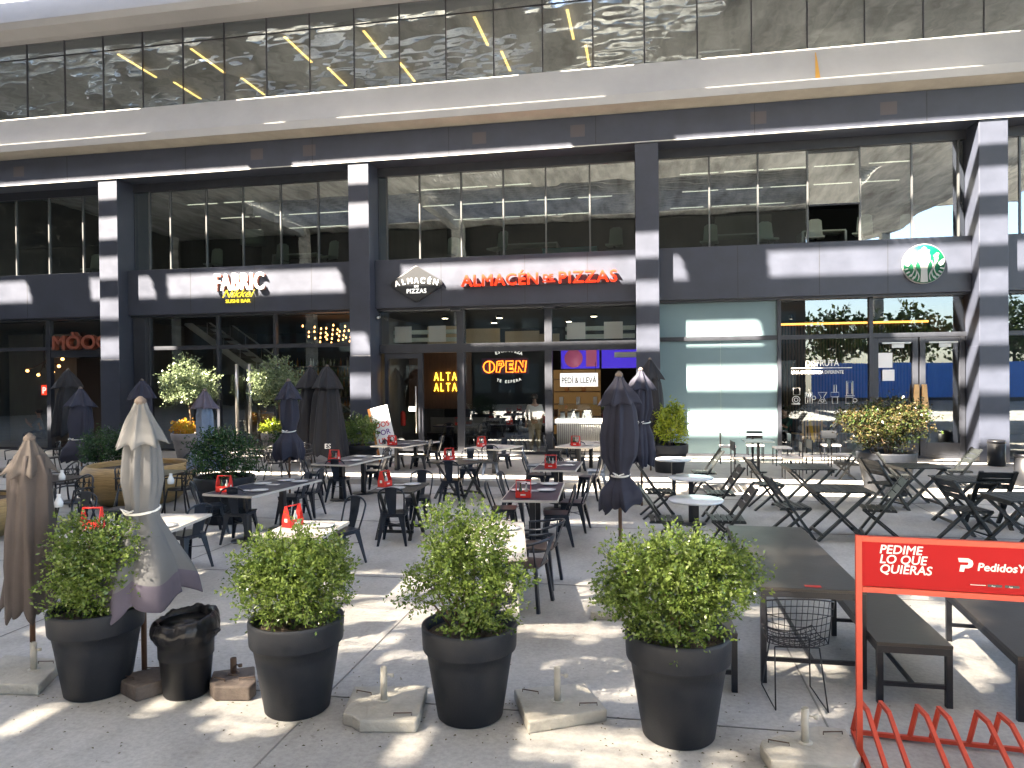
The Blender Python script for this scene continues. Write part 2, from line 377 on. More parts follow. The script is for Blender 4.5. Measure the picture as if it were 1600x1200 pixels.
# light reaching tops of the shrubs (their shade falls behind the planters)
for (px, py, hh, rr, dn) in ((130,900,1.15,.40,.9),(450,880,1.05,.42,.85),(735,850,1.25,.45,.95),(1060,880,1.15,.50,.95),(225,790,1.75,.22,.5),(232,660,2.2,.25,.3),(40,720,1.85,.3,.25)):
    g = G(px, py, hh); blobs.append((g[0]+hh*KX, g[1]+hh*KY, rr, rr*.8, dn, 0))
for (X, Y, hh, rr, dn) in ((-3.28,21.25,1.35,.25,1),(-6.95,18.6,1.1,.4,1),(-14.0,17.6,1.9,.8,.9),(-11.4,17.8,1.9,.8,.9),(-14,17.6,.7,.5,1),(-10.9,17.8,.8,.45,1),(.9,15.6,1.6,.45,1),(-7.8,17.6,1.2,.5,.9),(5.0,15.4,1.4,.8,.45),(-11.9,12.2,1.0,.35,.4),(-15.9,14.2,1.2,.5,.35)):
    blobs.append((X+hh*KX, Y+hh*KY, rr, rr, dn, 0))
def canopy():
    dy, dx = .05, .1
    ys = np.arange(-36, 19.0, dy)+dy/2; xs = np.arange(-60, 23, dx)+dx/2
    X, Y = np.meshgrid(xs, ys)
    op = np.zeros(X.shape, bool)
    zf = CZ-(20-Y)/KY; xf = X+(20-Y)/KY*KX
    for k, iv in slots.items():
        zc = 8.47-1.262*k; hw = .335
        if k == -1: zc, hw = 9.29, .07
        if k == -2: zc, hw = 10.93, .09
        for a, b in iv:
            sl = (zf-zc)*.35
            op |= (abs(zf-zc) < hw) & (xf > a) & (xf < b-sl*(1 if k in (2,4) else 0))
    xg = X+CZ*KX; yg = Y+CZ*KY
    fine = np.array([[0,4,1,5],[6,2,7,3]])[np.floor(Y/dy).astype(int) % 2, np.floor(X/dx).astype(int) % 4]
    for (cx, cy, rx, ry, dn, rot) in blobs:
        u = (xg-cx)*math.cos(rot)+(yg-cy)*math.sin(rot); v = -(xg-cx)*math.sin(rot)+(yg-cy)*math.cos(rot)
        wob = 1+.18*np.sin(u*9+cx)+.14*np.sin(v*11+cy)
        inside = (u/rx)**2+(v/ry)**2 < wob
        op |= inside & (fine < round(dn*1.9+.5))
    op |= (Y > -19.3) & (Y < -9.0) & (X > -30) & (X < 15)      # opening added behind the camera so the sunlit floor gives fill
    # merge closed cells into strips of slab
    b = MB(); live = {}
    def flush(r, y1): b.box(xs[r[0]]-dx/2, xs[r[1]-1]+dx/2, r[2], y1, CZ, CZ+.03)
    for i, y in enumerate(ys):
        row = ~op[i]; d = np.diff(np.concatenate([[0], row.astype(int), [0]]))
        runs = set(zip(np.where(d == 1)[0].tolist(), np.where(d == -1)[0].tolist()))
        for key in list(live):
            if key not in runs: flush((*key, live.pop(key)), y-dy/2)
        for key in runs: live.setdefault(key, y-dy/2)
    for key, y0 in live.items(): flush((*key, y0), ys[-1]+dy/2)
    t = thing('light_slot_canopy', 'concrete canopy seen mirrored in the windows, its slots added to shape the sunlight', 'canopy', (0,0,0))
    b.build('slab', M['conc'], t)
    # deck added to keep sky out of the window reflections, 8 m above the slotted slab, with one large opening
    u = MB(); D0, D1 = 24.0, 24.4
    u.box(-75,45,-60,-25.6,D0,D1); u.box(-75,-36,-25.6,-14,D0,D1); u.box(10,45,-25.6,-14,D0,D1); u.box(-75,-30,-14,2.2,D0,D1); u.box(-5.5,45,-14,-1.2,D0,D1); u.box(-30,-5.5,-.8,2.2,D0,D1)
    u.build('sky_screen_deck', M['conc'], t)
    fn = MB()
    for i in range(27):
        y = -13.9+i*.5; d_ = .75
        fn.add([(-30,y,D0+.4),(-5.5,y,D0+.4),(-5.5,y-d_*KY,D0+.4+d_),(-30,y-d_*KY,D0+.4+d_),(-30,y+.03,D0+.4),(-5.5,y+.03,D0+.4),(-5.5,y+.03-d_*KY,D0+.4+d_),(-30,y+.03-d_*KY,D0+.4+d_)],
               [(0,1,2,3),(7,6,5,4),(0,4,5,1),(1,5,6,2),(2,6,7,3),(3,7,4,0)])
    fn.build('deck_screen_fins', M['conc'], t)  # fins added to hide sky through the deck opening while sun passes
    fn = MB()
    for i in range(18):
        y = -19.25+i*.6; a = .9/SUN_T.z
        fn.add([(-30,y,CZ+.05),(15,y,CZ+.05),(15,y-.9*KY,CZ+.95),(-30,y-.9*KY,CZ+.95),(-30,y+.05,CZ+.05),(15,y+.05,CZ+.05),(15,y+.05-.9*KY,CZ+.95),(-30,y+.05-.9*KY,CZ+.95)],
               [(0,1,2,3),(7,6,5,4),(0,4,5,1),(1,5,6,2),(2,6,7,3),(3,7,4,0)])
    fn.build('slab_screen_fins', M['conc'], t)  # added fins: let the sun down, block the windows' view of sky
    q = MB()
    for y in (-19.6, -34): 
        for x in (-44, -30, -16, 13.5 if y < -20 else 30, 22.4):
            if y > -20 and x > 14: continue
            q.box(x-.4, x+.4, y-.4, y+.4, 0, CZ-.01)
    for x in (-30, -16, 0): q.box(x-.3, x+.3, -19, -10, CZ-.7, CZ-.005)
    q.build('columns', M['conc'], t)
canopy()
# block across the plaza, behind the photographer
hb = thing('blue_backdrop', 'long blue hoarding across the plaza, added for the blue mirrored in the cafe doors', 'backdrop', (27,-26,0))
hm = mat('backdrop_blue', (.07,.26,.80), .5, var=.1); MB().box(-12.5,20,0,.1,.3,3.3).build('panel', hm, hb)  # blue surface added to colour the cafe door reflections
MB().box(-12.5,20,.12,.3,0,.3).build('foot_rail', M['concd'], hb)
ob = thing('opposite_block', 'dark office block across the plaza, seen mirrored in the windows', 'building', (-16, -21, 0))
MB().box(-70, 29, -8, 0, 0, 15.9).build('wall', M['concd'], ob)
MB().box(-32, -28, 0.01, 36, 0, 15.9).build('sky_screen_wing', M['concd'], ob)  # wing added to keep bright sky out of the left windows
wb = MB()
for i in range(26):
    for j in range(3): wb.box(-27+i*2.15, -25.5+i*2.15, .001, .04, 1+j*4, 3.6+j*4)
wb.build('windows', mat('opposite_glass', (.10,.13,.15), .1, spec=.8), ob)

# ================================================================== THE BUILDING
B = thing('commercial_building', 'dark navy commercial building with shops below offices and a white ledge', 'building', (0,0,0))
PX = [(-25.4,-24.7), (-17.01,-16.34), (-8.60,-7.96), (-.24,.39), (8.31,8.98), (16.7,17.35)]
for a, b in PX:
    p = MB().box(a, b, 20, 20.95, .122, 8.772).build('pillar', M['navy'], B, bevel=.012)
    MB().box(a-.008, b+.008, 19.988, 20.8, .121, 3.08).build('lower_cladding', M['navy'], p, bevel=.006)
bm = MB().box(-40, 40, 19.97, 20.9, 8.775, 9.6).build('top_beam', M['navy'], B)
vm = mat('vent_brown', (.075,.066,.072), .6)
for x in (-19.9,-11.5,-9.8,-4.6,-1.8,3.0,6.2): MB().box(x-.2, x+.2, 19.966, 19.972, 9.05, 9.38).build('vent_cover', vm, B)
MB().box(-40, 40, 19.955, 19.968, 8.772, 8.80).build('drip_edge', M['alum'], B)
# ledge: vertical strip, slope, top
def ledge(z0, name):
    q = MB(); prof = [(20.28,z0),(20.0,z0),(19.5,z0+.09),(19.5,z0+.33),(19.62,z0+.37),(19.98,z0+1.30),(20.28,z0+1.34)]
    vs = [(x, y, z) for x in (-40, 40) for y, z in prof]; n = len(prof)
    q.add(vs, [(i, i+n, (i+1) % n+n, (i+1) % n) for i in range(n)]+[tuple(range(n)), tuple(range(n, 2*n))[::-1]])
    return q.build(name, M['ledge'], B)
ledge(9.62, 'ledge'); ledge(13.45, 'upper_ledge')
MB().add([(-40,19.505,9.703),(40,19.505,9.703),(40,20.0,9.614),(-40,20.0,9.614)],[(0,1,2,3)]).build('soffit', M['soff'], B)
MB().add([(4.35,19.614,10.0),(4.47,19.614,10.0),(4.43,19.90,10.78),(4.41,19.90,10.78)],[(0,1,2,3)]).build('rust_streak', mat('rust_stain', (.55,.30,.06), .8), B)
# office floor above the ledge
SP = [-31.2+1.42*i for i in range(34)]
for i in range(len(SP)-1):
    x0, x1 = SP[i]+1.42*.0, SP[i+1]
    if x1 < -24 or x0 > 10.5: continue
    f = MB(); f.box(x0-.011, x0+.011, 20.27, 20.31, 10.96, 13.45); f.box(x0+.012, x1-.012, 20.285, 20.31, 12.96, 12.98)
    fo = f.build('upper_window', M['navyd'], B)
    tl = random.uniform(-.006, .006)
    MB().add([(x0+.022,20.30+tl,10.965),(x1-.022,20.30-tl,10.965),(x1-.022,20.30+tl*.5,12.945),(x0+.022,20.30-tl,12.945)], [(0,1,2,3)]).build('pane', M['glassu'], fo)
    MB().add([(x0+.022,20.30-tl,12.995),(x1-.022,20.30+tl,12.995),(x1-.022,20.30,13.44),(x0+.022,20.30+tl,13.44)], [(0,1,2,3)]).build('pane', M['glassu'], fo)
ir = MB(); ir.box(-40,40,20.6,32,10.6,10.7); ir.box(-40,40,28,28.1,10.7,13.45); ir.box(-40,40,20.335,28,13.4,13.60)
ir.build('upper_interior', M['roomg'], B)
for i, x in enumerate((-17.2,-14.6,-11.2,-8.6,-5.0,-2.2)):
    l = MB(); l.box(-.04, .04, 0, 1.9, 0, .03)
    o = l.build('strip_light', M['lampy']); o.location = (x, 21.2+.15*(i % 2), 13.28)
    tag(o, ['leftmost','second from left','third from left','fourth from left','fifth from left','rightmost'][i]+' amber strip light on the ceiling above the white ledge', 'ceiling light', 'amber strip lights of the top floor')
    o2 = MB().box(-.04,.04,0,1.6,0,.03).build('tube', M['lampy'], o, loc=(.35,2.4,0))
# bays
BAYS = [(-24.7,-17.01),(-16.34,-8.60),(-7.96,-.24),(.39,8.31),(8.98,16.7)]
MUL = [[-20.84,-19.56,-18.26], [-15.79,-15.03,-13.75,-12.47,-11.18,-9.92], [-7.69,-6.65,-5.36,-4.08,-2.82,-1.54], [1.79,3.09,4.39,5.72,7.01,8.14], [9.6,10.9,12.2,13.5,14.9,16]]
for bi, (a, b) in enumerate(BAYS):
    MB().box(a, b, 20.42, 20.98, 4.50, 5.94).build('fascia', M['navy'], B, bevel=.01)
    MB().box(a, b, 20.72, 20.98, 8.52, 8.774).build('lintel', M['navyd'], B)
    MB().box(a+.1, b-.1, 20.60, 20.78, 5.942, 5.965).build('sill', M['alum'], B)
    MB().box(a, b, 20.55, 20.95, 4.44, 4.497).build('shop_lintel', M['navyd'], B)
    xs = [a]+MUL[bi]+[b]
    for i in range(len(xs)-1):
        x0, x1 = xs[i], xs[i+1]
        fr = MB(); fr.box(x0-.022 if i else x0, x0+.022, 20.76, 20.84, 5.966, 8.519)
        fo = fr.build('window', M['mull'] if i else M['navyd'], B)
        tl = random.uniform(-.004, .004)
        if bi == 3 and i == 3:   # the sash that hangs open in its upper half
            MB().add([(x0+.024,20.70,7.0),(x1-.024,20.70,7.0),(x1-.024,20.80,8.5),(x0+.024,20.80,8.5)], [(0,1,2,3)]).build('pane', M['glass2'], fo)
            MB().box(x0+.024,x1-.024,20.66,20.72,6.96,7.0).build('sash_rail', M['navyd'], fo)
            continue
        MB().add([(x0+.024,20.80+tl,5.97),(x1-.024,20.80-tl,5.97),(x1-.024,20.80-tl*.5,8.51),(x0+.024,20.80+tl,8.51)], [(0,1,2,3)]).build('pane', M['glass2'], fo)
# office interior
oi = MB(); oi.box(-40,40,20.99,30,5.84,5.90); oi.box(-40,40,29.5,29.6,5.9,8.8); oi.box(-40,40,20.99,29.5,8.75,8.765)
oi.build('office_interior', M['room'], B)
ow = MB(); ow.box(-17.0,-16.4,21,29,5.9,8.74); ow.box(-8.5,-8.1,21,29,5.9,8.74); ow.box(-.1,.2,21,29,5.9,8.74); ow.box(-13.4,-12.9,23.5,23.9,5.9,8.7); ow.box(2.2,3.9,23.5,23.7,5.9,7.4)
ow.build('office_partition', M['roomg'], B)
rl = random.Random(3); names = ['left bay','bay over the sushi sign','bay over the red sign','bay over the green emblem']
for bi, rows in enumerate([[], [(22.0,-15.2,-11.6),(23.6,-15.0,-9.2),(25.2,-14.6,-9.0)], [(21.9,-7.2,-2.2),(23.5,-7.4,-.8),(25.2,-6.8,-1.2)], [(21.9,1.0,7.6),(23.5,1.2,7.9),(25.2,.9,5.2)]]):
    for ri, (y, xa, xb) in enumerate(rows):
        n = int((xb-xa)//1.3)
        for k in range(n):
            o = MB().box(0, 1.1, -.018, .018, 0, .02).build('office_light', M['lamp']); o.location = (xa+k*1.3+rl.uniform(-.1,.1), y, 8.35-.12*ri)
            tag(o, 'thin white strip light in the %s row of the office %s' % (['front','middle','rear'][ri], names[bi]), 'ceiling light', 'strip lights, %s row, office %s' % (['front','middle','rear'][ri], names[bi]))
def office_chair():
    t = thing('office_chair', 'pale office chair behind the glass', 'office chair')
    s = MB(); s.box(-.24,.24,-.23,.23,.44,.50); s.build('seat', M['officec'], t, bevel=.02)
    b = MB(); b.prism([(-.22,0),(.22,0),(.19,.5),(.10,.56),(-.10,.56),(-.19,.5)], -.02, .02)
    o = b.build('backrest', M['officec'], t, bevel=.01); o.rotation_euler = (PI/2+.12,0,0); o.location = (0,-.25,.52)
    g = MB(); g.tube([(0,0,.44),(0,0,.10)], .03)
    for i in range(5): g.bar((0,0,.1),(.28*math.cos(i*1.257),.28*math.sin(i*1.257),.05),.04,.03)
    g.build('base', M['black'], t); return t
oc = office_chair()
for i, (x, y, a, l) in enumerate([(-10.2,22,2.8,'at the right end of the bay over the sushi sign'),(-12.2,22.6,.8,'in the middle of the bay over the sushi sign'),(-4.5,21.8,2.6,'mid way along the bay over the red sign'),(-6.0,22.4,3.5,'left of centre in the bay over the red sign'),(-.9,22,3,'at the right end of the bay over the red sign'),(1.9,22.2,2.9,'at the left end of the bay over the green emblem'),(3.6,22.2,3.3,'left of the open sash'),(4.9,22.2,3.0,'behind the open sash'),(6.1,21.9,2.7,'right of the open sash'),(7.5,22.1,3.4,'nearest the green emblem'),(-14.6,22.4,3.2,'at the left end of the bay over the sushi sign'),(-19.4,22.4,3.2,'in the office at the far left')]):
    place(oc, USED, (x, y, 5.9), a, 'pale office chair '+l, 'office chairs behind the second floor windows')
for i, (x, d, l) in enumerate([(-11.6,1.6,'over the sushi sign'),(-3.6,1.8,'over the red sign'),(2.9,1.7,'left of the open sash'),(5.2,1.2,'behind the open sash')]):
    t = thing('office_desk', 'pale office desk with panel front '+l, 'desk', (x,22.8,5.9))
    MB().box(-d/2,d/2,-.35,.35,.70,.74).build('desktop', M['officec'], t)
    for sx in (-1,1): MB().box(sx*d/2-.03,sx*d/2+.03,-.33,.33,0,.70).build('leg', M['alum'], t)
t = thing('lamp_drum', 'large pale drum lamp hanging in the office over the sushi sign', 'lamp', (-13.1,22.4,7.0))
MB().lathe([(.42,0),(.36,.45)],24).build('lamp_shade', M['officec'], t); MB().tube([(0,0,.4),(0,0,1.7)],.01).build('cord', M['black'], t)
t = thing('teal_crate', 'long teal box on the floor behind the glass over the red sign', 'box', (-2.2,21.5,5.9))
MB().box(-.8,.8,-.2,.2,0,.3).build('body', M['teal'], t, bevel=.02); MB().box(-.82,.82,-.22,.22,.301,.34).build('lid', M['teal'], t)

# ---- shop floor level structure
sf = MB(); sf.box(-26,18,20.9,30,.1205,.128); sf.build('shop_floor', M['tile'], B)
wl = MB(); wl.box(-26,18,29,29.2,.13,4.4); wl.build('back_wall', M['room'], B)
for x in (-24.6,-16.9,-8.4,.0,8.6): MB().box(x-.1,x+.1,20.97,29,.13,4.42).build('party_wall', M['roomg'], B)
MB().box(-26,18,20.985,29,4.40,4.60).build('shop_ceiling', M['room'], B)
def pane(x0, x1, z0, z1, par, m='glasss', y=20.80, nm='pane'):
    return MB().add([(x0,y,z0),(x1,y,z0),(x1,y,z1),(x0,y,z1)], [(0,1,2,3)]).build(nm, M[m], par)
def front(name, label, a, b, verts, zt, dark='navyd', vw=.06, skips=(), mats={}):
    """shopfront: vertical posts, transom, panes"""
    t = thing(name, label, 'shopfront', (0,0,0))
    xs = [a]+verts+[b]
    for i, x in enumerate(xs): 
        if i not in (0, len(xs)-1): MB().box(x-vw, x+vw, 20.72, 20.88, .13, 4.44).build('post', M[dark], t, bevel=.006)
    MB().box(a+.001, b-.001, 20.735, 20.865, zt-.06, zt+.06).build('transom', M[dark], t)
    MB().box(a+.001, b-.001, 20.74, 20.86, .129, .2).build('bottom_rail', M[dark], t)
    for i in range(len(xs)-1):
        x0 = xs[i]+(vw if i else .02); x1 = xs[i+1]-(vw if i < len(xs)-2 else .02)
        pane(x0, x1, zt+.062, 4.435, t, mats.get(('t', i), 'glasss'))
        if i not in skips: pane(x0, x1, .202, zt-.062, t, mats.get(('b', i), 'glasss'))
    return t
# sushi bar front
f1 = front('sushi_shopfront', 'glazed shopfront of the sushi bar under the white letters', -16.34, -8.60, [-15.85,-13.38,-11.41], 3.45, vw=.045, mats={('t',0):'frost2'})
for x in (-12.62,-12.18):
    h = MB(); h.tube([(x,20.55,.7),(x,20.55,2.9)], .055, 10); h.tube([(x,20.55,1.1),(x,20.75,1.1)],.02); h.tube([(x,20.55,2.5),(x,20.75,2.5)],.02)
    h.build('door_handle', M['steel'], f1)
MB().box(-16.30,-15.88,20.6,20.72,.13,4.44).build('side_panel', M['navyd'], f1)
# pizza shop front
f2 = front('pizza_shopfront', 'pizza shopfront with wide navy frames and an open glass door', -7.96, -.24, [-5.42,-2.78], 3.28, vw=.11, skips=(0,2))
MB().box(-7.94,-.26,20.70,20.90,3.16,3.42).build('lower_transom', M['navyd'], f2)
d = MB(); d.box(-7.80,-7.68,20.74,20.86,.13,3.15); d.box(-6.75,-6.6,20.74,20.86,.13,3.15); d.box(-7.68,-6.75,20.74,20.86,3.0,3.15); d.box(-7.68,-6.75,20.74,20.86,.13,.3)
do = d.build('door', M['navyd'], f2); pane(-7.68,-6.75,.3,3.0,do)
MB().tube([(-6.78,20.62,.75),(-6.78,20.62,2.15)],.022,8).build('handle', M['steel'], do)
MB().box(-7.05,-6.82,20.735,20.739,1.4,1.55).build('notice', M['paper'], do)
for x in (-5.5,-2.72): MB().box(x-.16,x+.16,20.50,20.7,4.38,4.437).build('lamp_box', M['navyd'], f2)
c = MB(); c.tube([(0,0,0),(0,-.16,-.03)],.04,8); 
o = c.build('camera_body', M['alum']); tc_ = thing('security_camera','small grey security camera at the top left of the pizza shopfront','camera',(-7.88,20.55,4.25)); o.parent = tc_; o.name='body'
MB().cbox((0,.03,.05),(.03,.06,.08)).build('bracket', M['navyd'], tc_)
# cafe front
f3 = front('cafe_shopfront', 'cafe shopfront with frosted panels at left and double doors at right', .39, 8.31, [3.62,5.97], 3.42, vw=.05, skips=(2,), mats={('t',0):'frost',('b',0):'frost'})
MB().box(2.06,2.075,20.785,20.795,.21,3.35).build('film_seam', M['frost2'], f3)
for x0, x1, hs in ((6.02,7.14,1),(7.18,8.28,-1)):
    d = MB(); zz = 3.35
    d.box(x0,x0+.14,20.74,20.86,.2,zz); d.box(x1-.14,x1,20.74,20.86,.2,zz); d.box(x0+.14,x1-.14,20.74,20.86,.2,.55); d.box(x0+.14,x1-.14,20.74,20.86,zz-.14,zz)
    do = d.build('door', M['navyd'], f3, bevel=.008); pane(x0+.14,x1-.14,.55,zz-.14,do)
    hx = x1-.06 if hs == 1 else x0+.06
    h = MB(); h.prism([(hx-.07*hs-.0,0.0),(hx+.05*hs,0),(hx+.05*hs,1.1),(hx-.07*hs,1.1),(hx-.11*hs,.55)], -.02,.03)
    ho = h.build('handle', M['doorwood'], do, bevel=.01); ho.rotation_euler = (PI/2,0,0); ho.location = (0,20.66,1.0)
    MB().box((x0+x1)/2-.35,(x0+x1)/2+.35,20.66,20.7,3.19,3.23).build('closer_arm', M['alum'], do)
    MB().box((x0+x1)/2-.1,(x0+x1)/2+.2,20.70,20.735,3.08,3.18).build('closer', M['alum'], do)
MB().box(6.15,6.5,20.735,20.739,2.55,2.95).build('notice', M['paper'], f3); MB().box(6.25,6.55,20.735,20.739,2.2,2.5).build('notice', M['paper'], f3)
# steak house front (left) and far right
f0 = front('left_shopfront', 'dark shopfront with a recessed doorway under rust coloured letters', -24.7, -17.01, [-22.5,-19.62], 3.50, vw=.08, skips=(2,))
MB().box(-19.5,-17.03,20.70,20.9,3.2,3.42).build('door_head', M['navyd'], f0)
MB().box(-19.5,-17.03,21.8,21.9,.13,3.2).build('recess_wall', M['slatk'], f0)
MB().box(-17.5,-17.42,21.5,21.6,.13,2.4).build('jamb', M['soff'], f0)
f4 = front('right_shopfront', 'sliver of cafe shopfront beyond the rightmost pillar', 8.98, 16.7, [11.3,13.9], 3.42, vw=.05)

# ================================================================== SIGNS
def sign(name, label, loc): return thing(name, label, 'sign', loc)
t = sign('sushi_sign', 'white block letters FABRIC with yellow script below on the navy fascia', (-12.39, 20.40, 5.2))
MB().box(-.84,.84,0,.015,-.0,.001)
text('letter_shadows', 'FABRIC', .74, M['letterred'], t, (-.80,-.02,-.03), extrude=.02, bold=.004, sx=.66, sp=1.10)  # brown copy offset right and down, painting the letters' shadow
text('letters', 'FABRIC', .74, M['litw'], t, (-.83,-.09,-.01), extrude=.035, bold=.010, sx=.66, sp=1.10)
text('script', 'Nikkei', .34, M['lity'], t, (-.55,-.12,-.24), extrude=.008, bold=.002, sx=1.15, shear=.5)
text('small_letters', 'SUSHI BAR', .15, M['lity'], t, (-.46,-.05,-.40), extrude=.010, bold=.003, sx=1.2)
t = sign('diamond_sign', 'charcoal diamond shaped sign with white arched lettering', (-6.63, 20.40, 5.18))
def rounded_diamond(a, h, r=.12, n=5):
    P = []
    for cx, cz, a0 in ((a-r*1.2,0,0),(0,h-r*1.1,90),(-a+r*1.2,0,180),(0,-h+r*1.1,270)):
        for i in range(n+1):
            an = R_(a0-48+96*i/n); P.append((cx+r*math.cos(an), cz+r*math.sin(an)))
    return P
o = MB().prism(rounded_diamond(.82,.54), -.06, .0).build('board', M['signd'], t, bevel=.01); o.rotation_euler = (PI/2,0,0); o.location = (0,-.08,0)
for i, ch in enumerate('ALMACÉN'):
    a = (i-3)*.165; o = text('letter', ch, .235, M['litw'], t, (a*1.16,-.085,.02-a*a*.28), extrude=.008, bold=.004, sx=.90, align='CENTER'); o.rotation_euler = (PI/2, a*.55, 0)
text('small_letters', 'DE', .085, M['litw'], t, (0,-.085,-.10), extrude=.006, bold=.004, align='CENTER', sx=1.3)
text('lower_letters', 'PIZZAS', .18, M['litw'], t, (0,-.085,-.27), extrude=.008, bold=.004, sp=1.1, align='CENTER')
t = sign('red_letter_sign', 'long row of red lit capital letters on the navy fascia', (-3.03, 20.40, 5.06))
text('letters', 'ALMACÉN', .46, M['neonr'], t, (-2.22,-.10,-.0), extrude=.05, bold=.009, sx=1.02, sp=1.09)
text('small_letters', 'DE', .20, M['neonr'], t, (.17,-.10,.12), extrude=.04, bold=.010, sx=1.2)
MB().box(.17,.52,-.14,-.06,.04,.07).build('underline', M['neonr'], t)
text('letters', 'PIZZAS', .46, M['neonr'], t, (.60,-.10,-.0), extrude=.05, bold=.009, sx=1.05, sp=1.12)
MB().box(-2.2,2.2,-.05,0,-.03,.0).build('rail', M['navyd'], t)
# round green emblem: disc, ring, crowned white figure with wavy hair reduced to its bands
t = sign('round_emblem', 'round green and white emblem on the fascia over the cafe doors', (7.14, 20.40, 5.24))
def disc(r, y, th, m, n, par=t, name='disc'):
    o = MB().lathe([(r,0),(r,th)], n, closed_top=True).build(name, M[m], par); o.rotation_euler = (PI/2,0,0); o.location = (0,y,0); return o
disc(.515,-.0,.07,'emw',48); disc(.50,-.071,.012,'green',48)
def flat(name, poly, m, y=-.084, th=.012, par=t):
    o = MB().prism(poly, 0, th).build(name, M[m], par); o.rotation_euler = (PI/2,0,0); o.location = (0,y,0); return o
def mirror(p): return [(-x, z) for x, z in p][::-1]
hd = [(-.11,.30),(-.14,.35),(-.08,.36),(-.05,.41),(0,.45),(.05,.41),(.08,.36),(.14,.35),(.11,.30),(.15,.2),(.15,.08),(.10,-.02),(.075,-.16),(.09,-.47),(0,-.48),(-.09,-.47),(-.075,-.16),(-.10,-.02),(-.15,.08),(-.15,.2)]
flat('figure', hd, 'emw')
for sx in (1,-1):
    for k, (x0, wv) in enumerate(((.17,.0),(.225,.02),(.28,.03))):
        cen = [(x0+.045*math.sin(q*6.0+.5*k)*1.0, .08-q*.52+.06*k) for q in [i/9 for i in range(10)]]
        cen = [(x, z) for x, z in cen if x*x+z*z < .225]
        poly = [(x+.013, z) for x, z in cen]+[(x-.013, z) for x, z in cen[::-1]]
        if sx < 0: poly = mirror(poly)
        flat('wave_band', poly, 'emw')
    wing = [(.33,-.0),(.41,.08),(.47,.12),(.485,.04),(.45,-.04),(.38,-.07)]
    flat('side_fin', wing if sx > 0 else mirror(wing), 'emw')
    wing = [(.22,.20),(.30,.28),(.36,.26),(.33,.16),(.26,.12)]
    flat('side_fin', wing if sx > 0 else mirror(wing), 'emw')
    for q in range(4):
        a = -.25-.22*q; p = [(.40*math.cos(a),.40*math.sin(a)),(.49*math.cos(a),.49*math.sin(a)),(.49*math.cos(a-.09),.49*math.sin(a-.09)),(.40*math.cos(a-.09),.40*math.sin(a-.09))]
        flat('fin_stripe', p if sx > 0 else mirror(p), 'emw')
t = sign('rust_letter_sign', 'rust coloured relief letters over the recessed doorway at left', (-19.3, 20.62, 3.47))
text('letters', 'MÒOO', .62, M['letterred'], t, (0,-.02,0), extrude=.10, bold=.022, sx=1.12)
# window lettering on the cafe glass
t = sign('window_lettering', 'pale lettering and line drawings of cups on the cafe window', (4.72, 20.775, 2.6))
text('letters', 'DISFRUTÁ', .235, M['offw'], t, (-.42,0,.02), extrude=.001, bold=.004, sx=.82)
MB().box(-.78,.78,-.001,.001,-.045,-.025).build('rule', M['offw'], t)
text('small_letters', 'UNA EXPERIENCIA DIFERENTE', .125, M['offw'], t, (-.78,0,-.19), extrude=.001, bold=.002, sx=.79)
def cup(x, kind):
    q = MB(); r = .008
    rect = lambda x0,x1,z0,z1: q.tube([(x0,0,z0),(x1,0,z0),(x1,0,z1),(x0,0,z1)], r, 4, closed=True)
    circ = lambda cx,cz,rr: q.tube([(cx+rr*math.cos(a*PI/6),0,cz+rr*math.sin(a*PI/6)) for a in range(12)], r, 4, closed=True)
    if kind == 0: circ(0,.10,.10); circ(0,.10,.05); rect(-.07,.1,.24,.42); rect(-.12,.1,-.02,.0)
    if kind == 1: rect(-.1,.08,0,.3); circ(.12,.15,.05); q.tube([(0,0,.3),(0,0,.38)],r,4); rect(-.04,.02,.02,.28)
    if kind == 2: q.tube([(-.11,0,.3),(.11,0,.3),(.03,0,.16),(.12,0,0),(-.12,0,0),(-.03,0,.16)],r,4,closed=True); circ(0,.07,.04)
    if kind == 3: rect(-.07,.07,0,.16); rect(-.1,.1,.18,.3); rect(-.02,.04,.3,.5)
    if kind == 4: rect(-.1,.08,0,.16); circ(.13,.08,.05); rect(-.08,.08,.22,.6); rect(-.05,.05,.26,.56); q.tube([(-.12,0,.2),(.12,0,.2)],r,4)
    q.build('cup_drawing', M['offw'], t, loc=(x,0,-1.0))
for i, x in enumerate((-.66,-.32,.02,.34,.72)): cup(x, i)
# neon OPEN in the pizza window
t = thing('neon_open_sign', 'orange neon OPEN with small white curved words above and below', 'neon sign', (-4.03, 20.95, 2.55))
q = MB()
def neon(pts, cl=True): q.tube([(x,0,z) for x, z in pts], .017, 5, closed=cl)
def ofs(pts, dx, dz=0): return [(x+dx, z+dz) for x, z in pts]
neon([(.17*math.cos(a*PI/8), .16+.17*math.sin(a*PI/8)) for a in range(16)]); neon([(.02,.30),(.02,.02)], False)
neon(ofs([(0,0),(.03,.32),(.20,.34),(.24,.2),(.13,.13),(.10,0)], .22)); neon(ofs([(.08,.2),(.09,.27),(.16,.27),(.15,.2)], .22))
neon(ofs([(0,0),(0,.33),(.22,.33),(.22,.24),(.10,.24),(.10,.2),(.2,.2),(.2,.12),(.10,.12),(.10,.09),(.22,.09),(.22,0)], .52))
neon(ofs([(0,0),(.04,.33),(.14,.33),(.24,.14),(.24,.33),(.34,.33),(.30,0),(.20,0),(.11,.17),(.10,0)], .79))
o = q.build('tubes', M['neono'], t); o.location = (-.57,0,0)
MB().box(-.80,.62,.02,.03,-.06,.42).build('back_board', mat('board_violet', (.06,.02,.08), .4), t)
for i, ch in enumerate('ESTA PIZZA'): 
    a = (i-4.5)*.08; o = text('small_letter', ch, .125, M['litw'], t, (a,-.02,.60-a*a*.6), extrude=.003, bold=.004); o.rotation_euler = (PI/2, a*.8, 0)
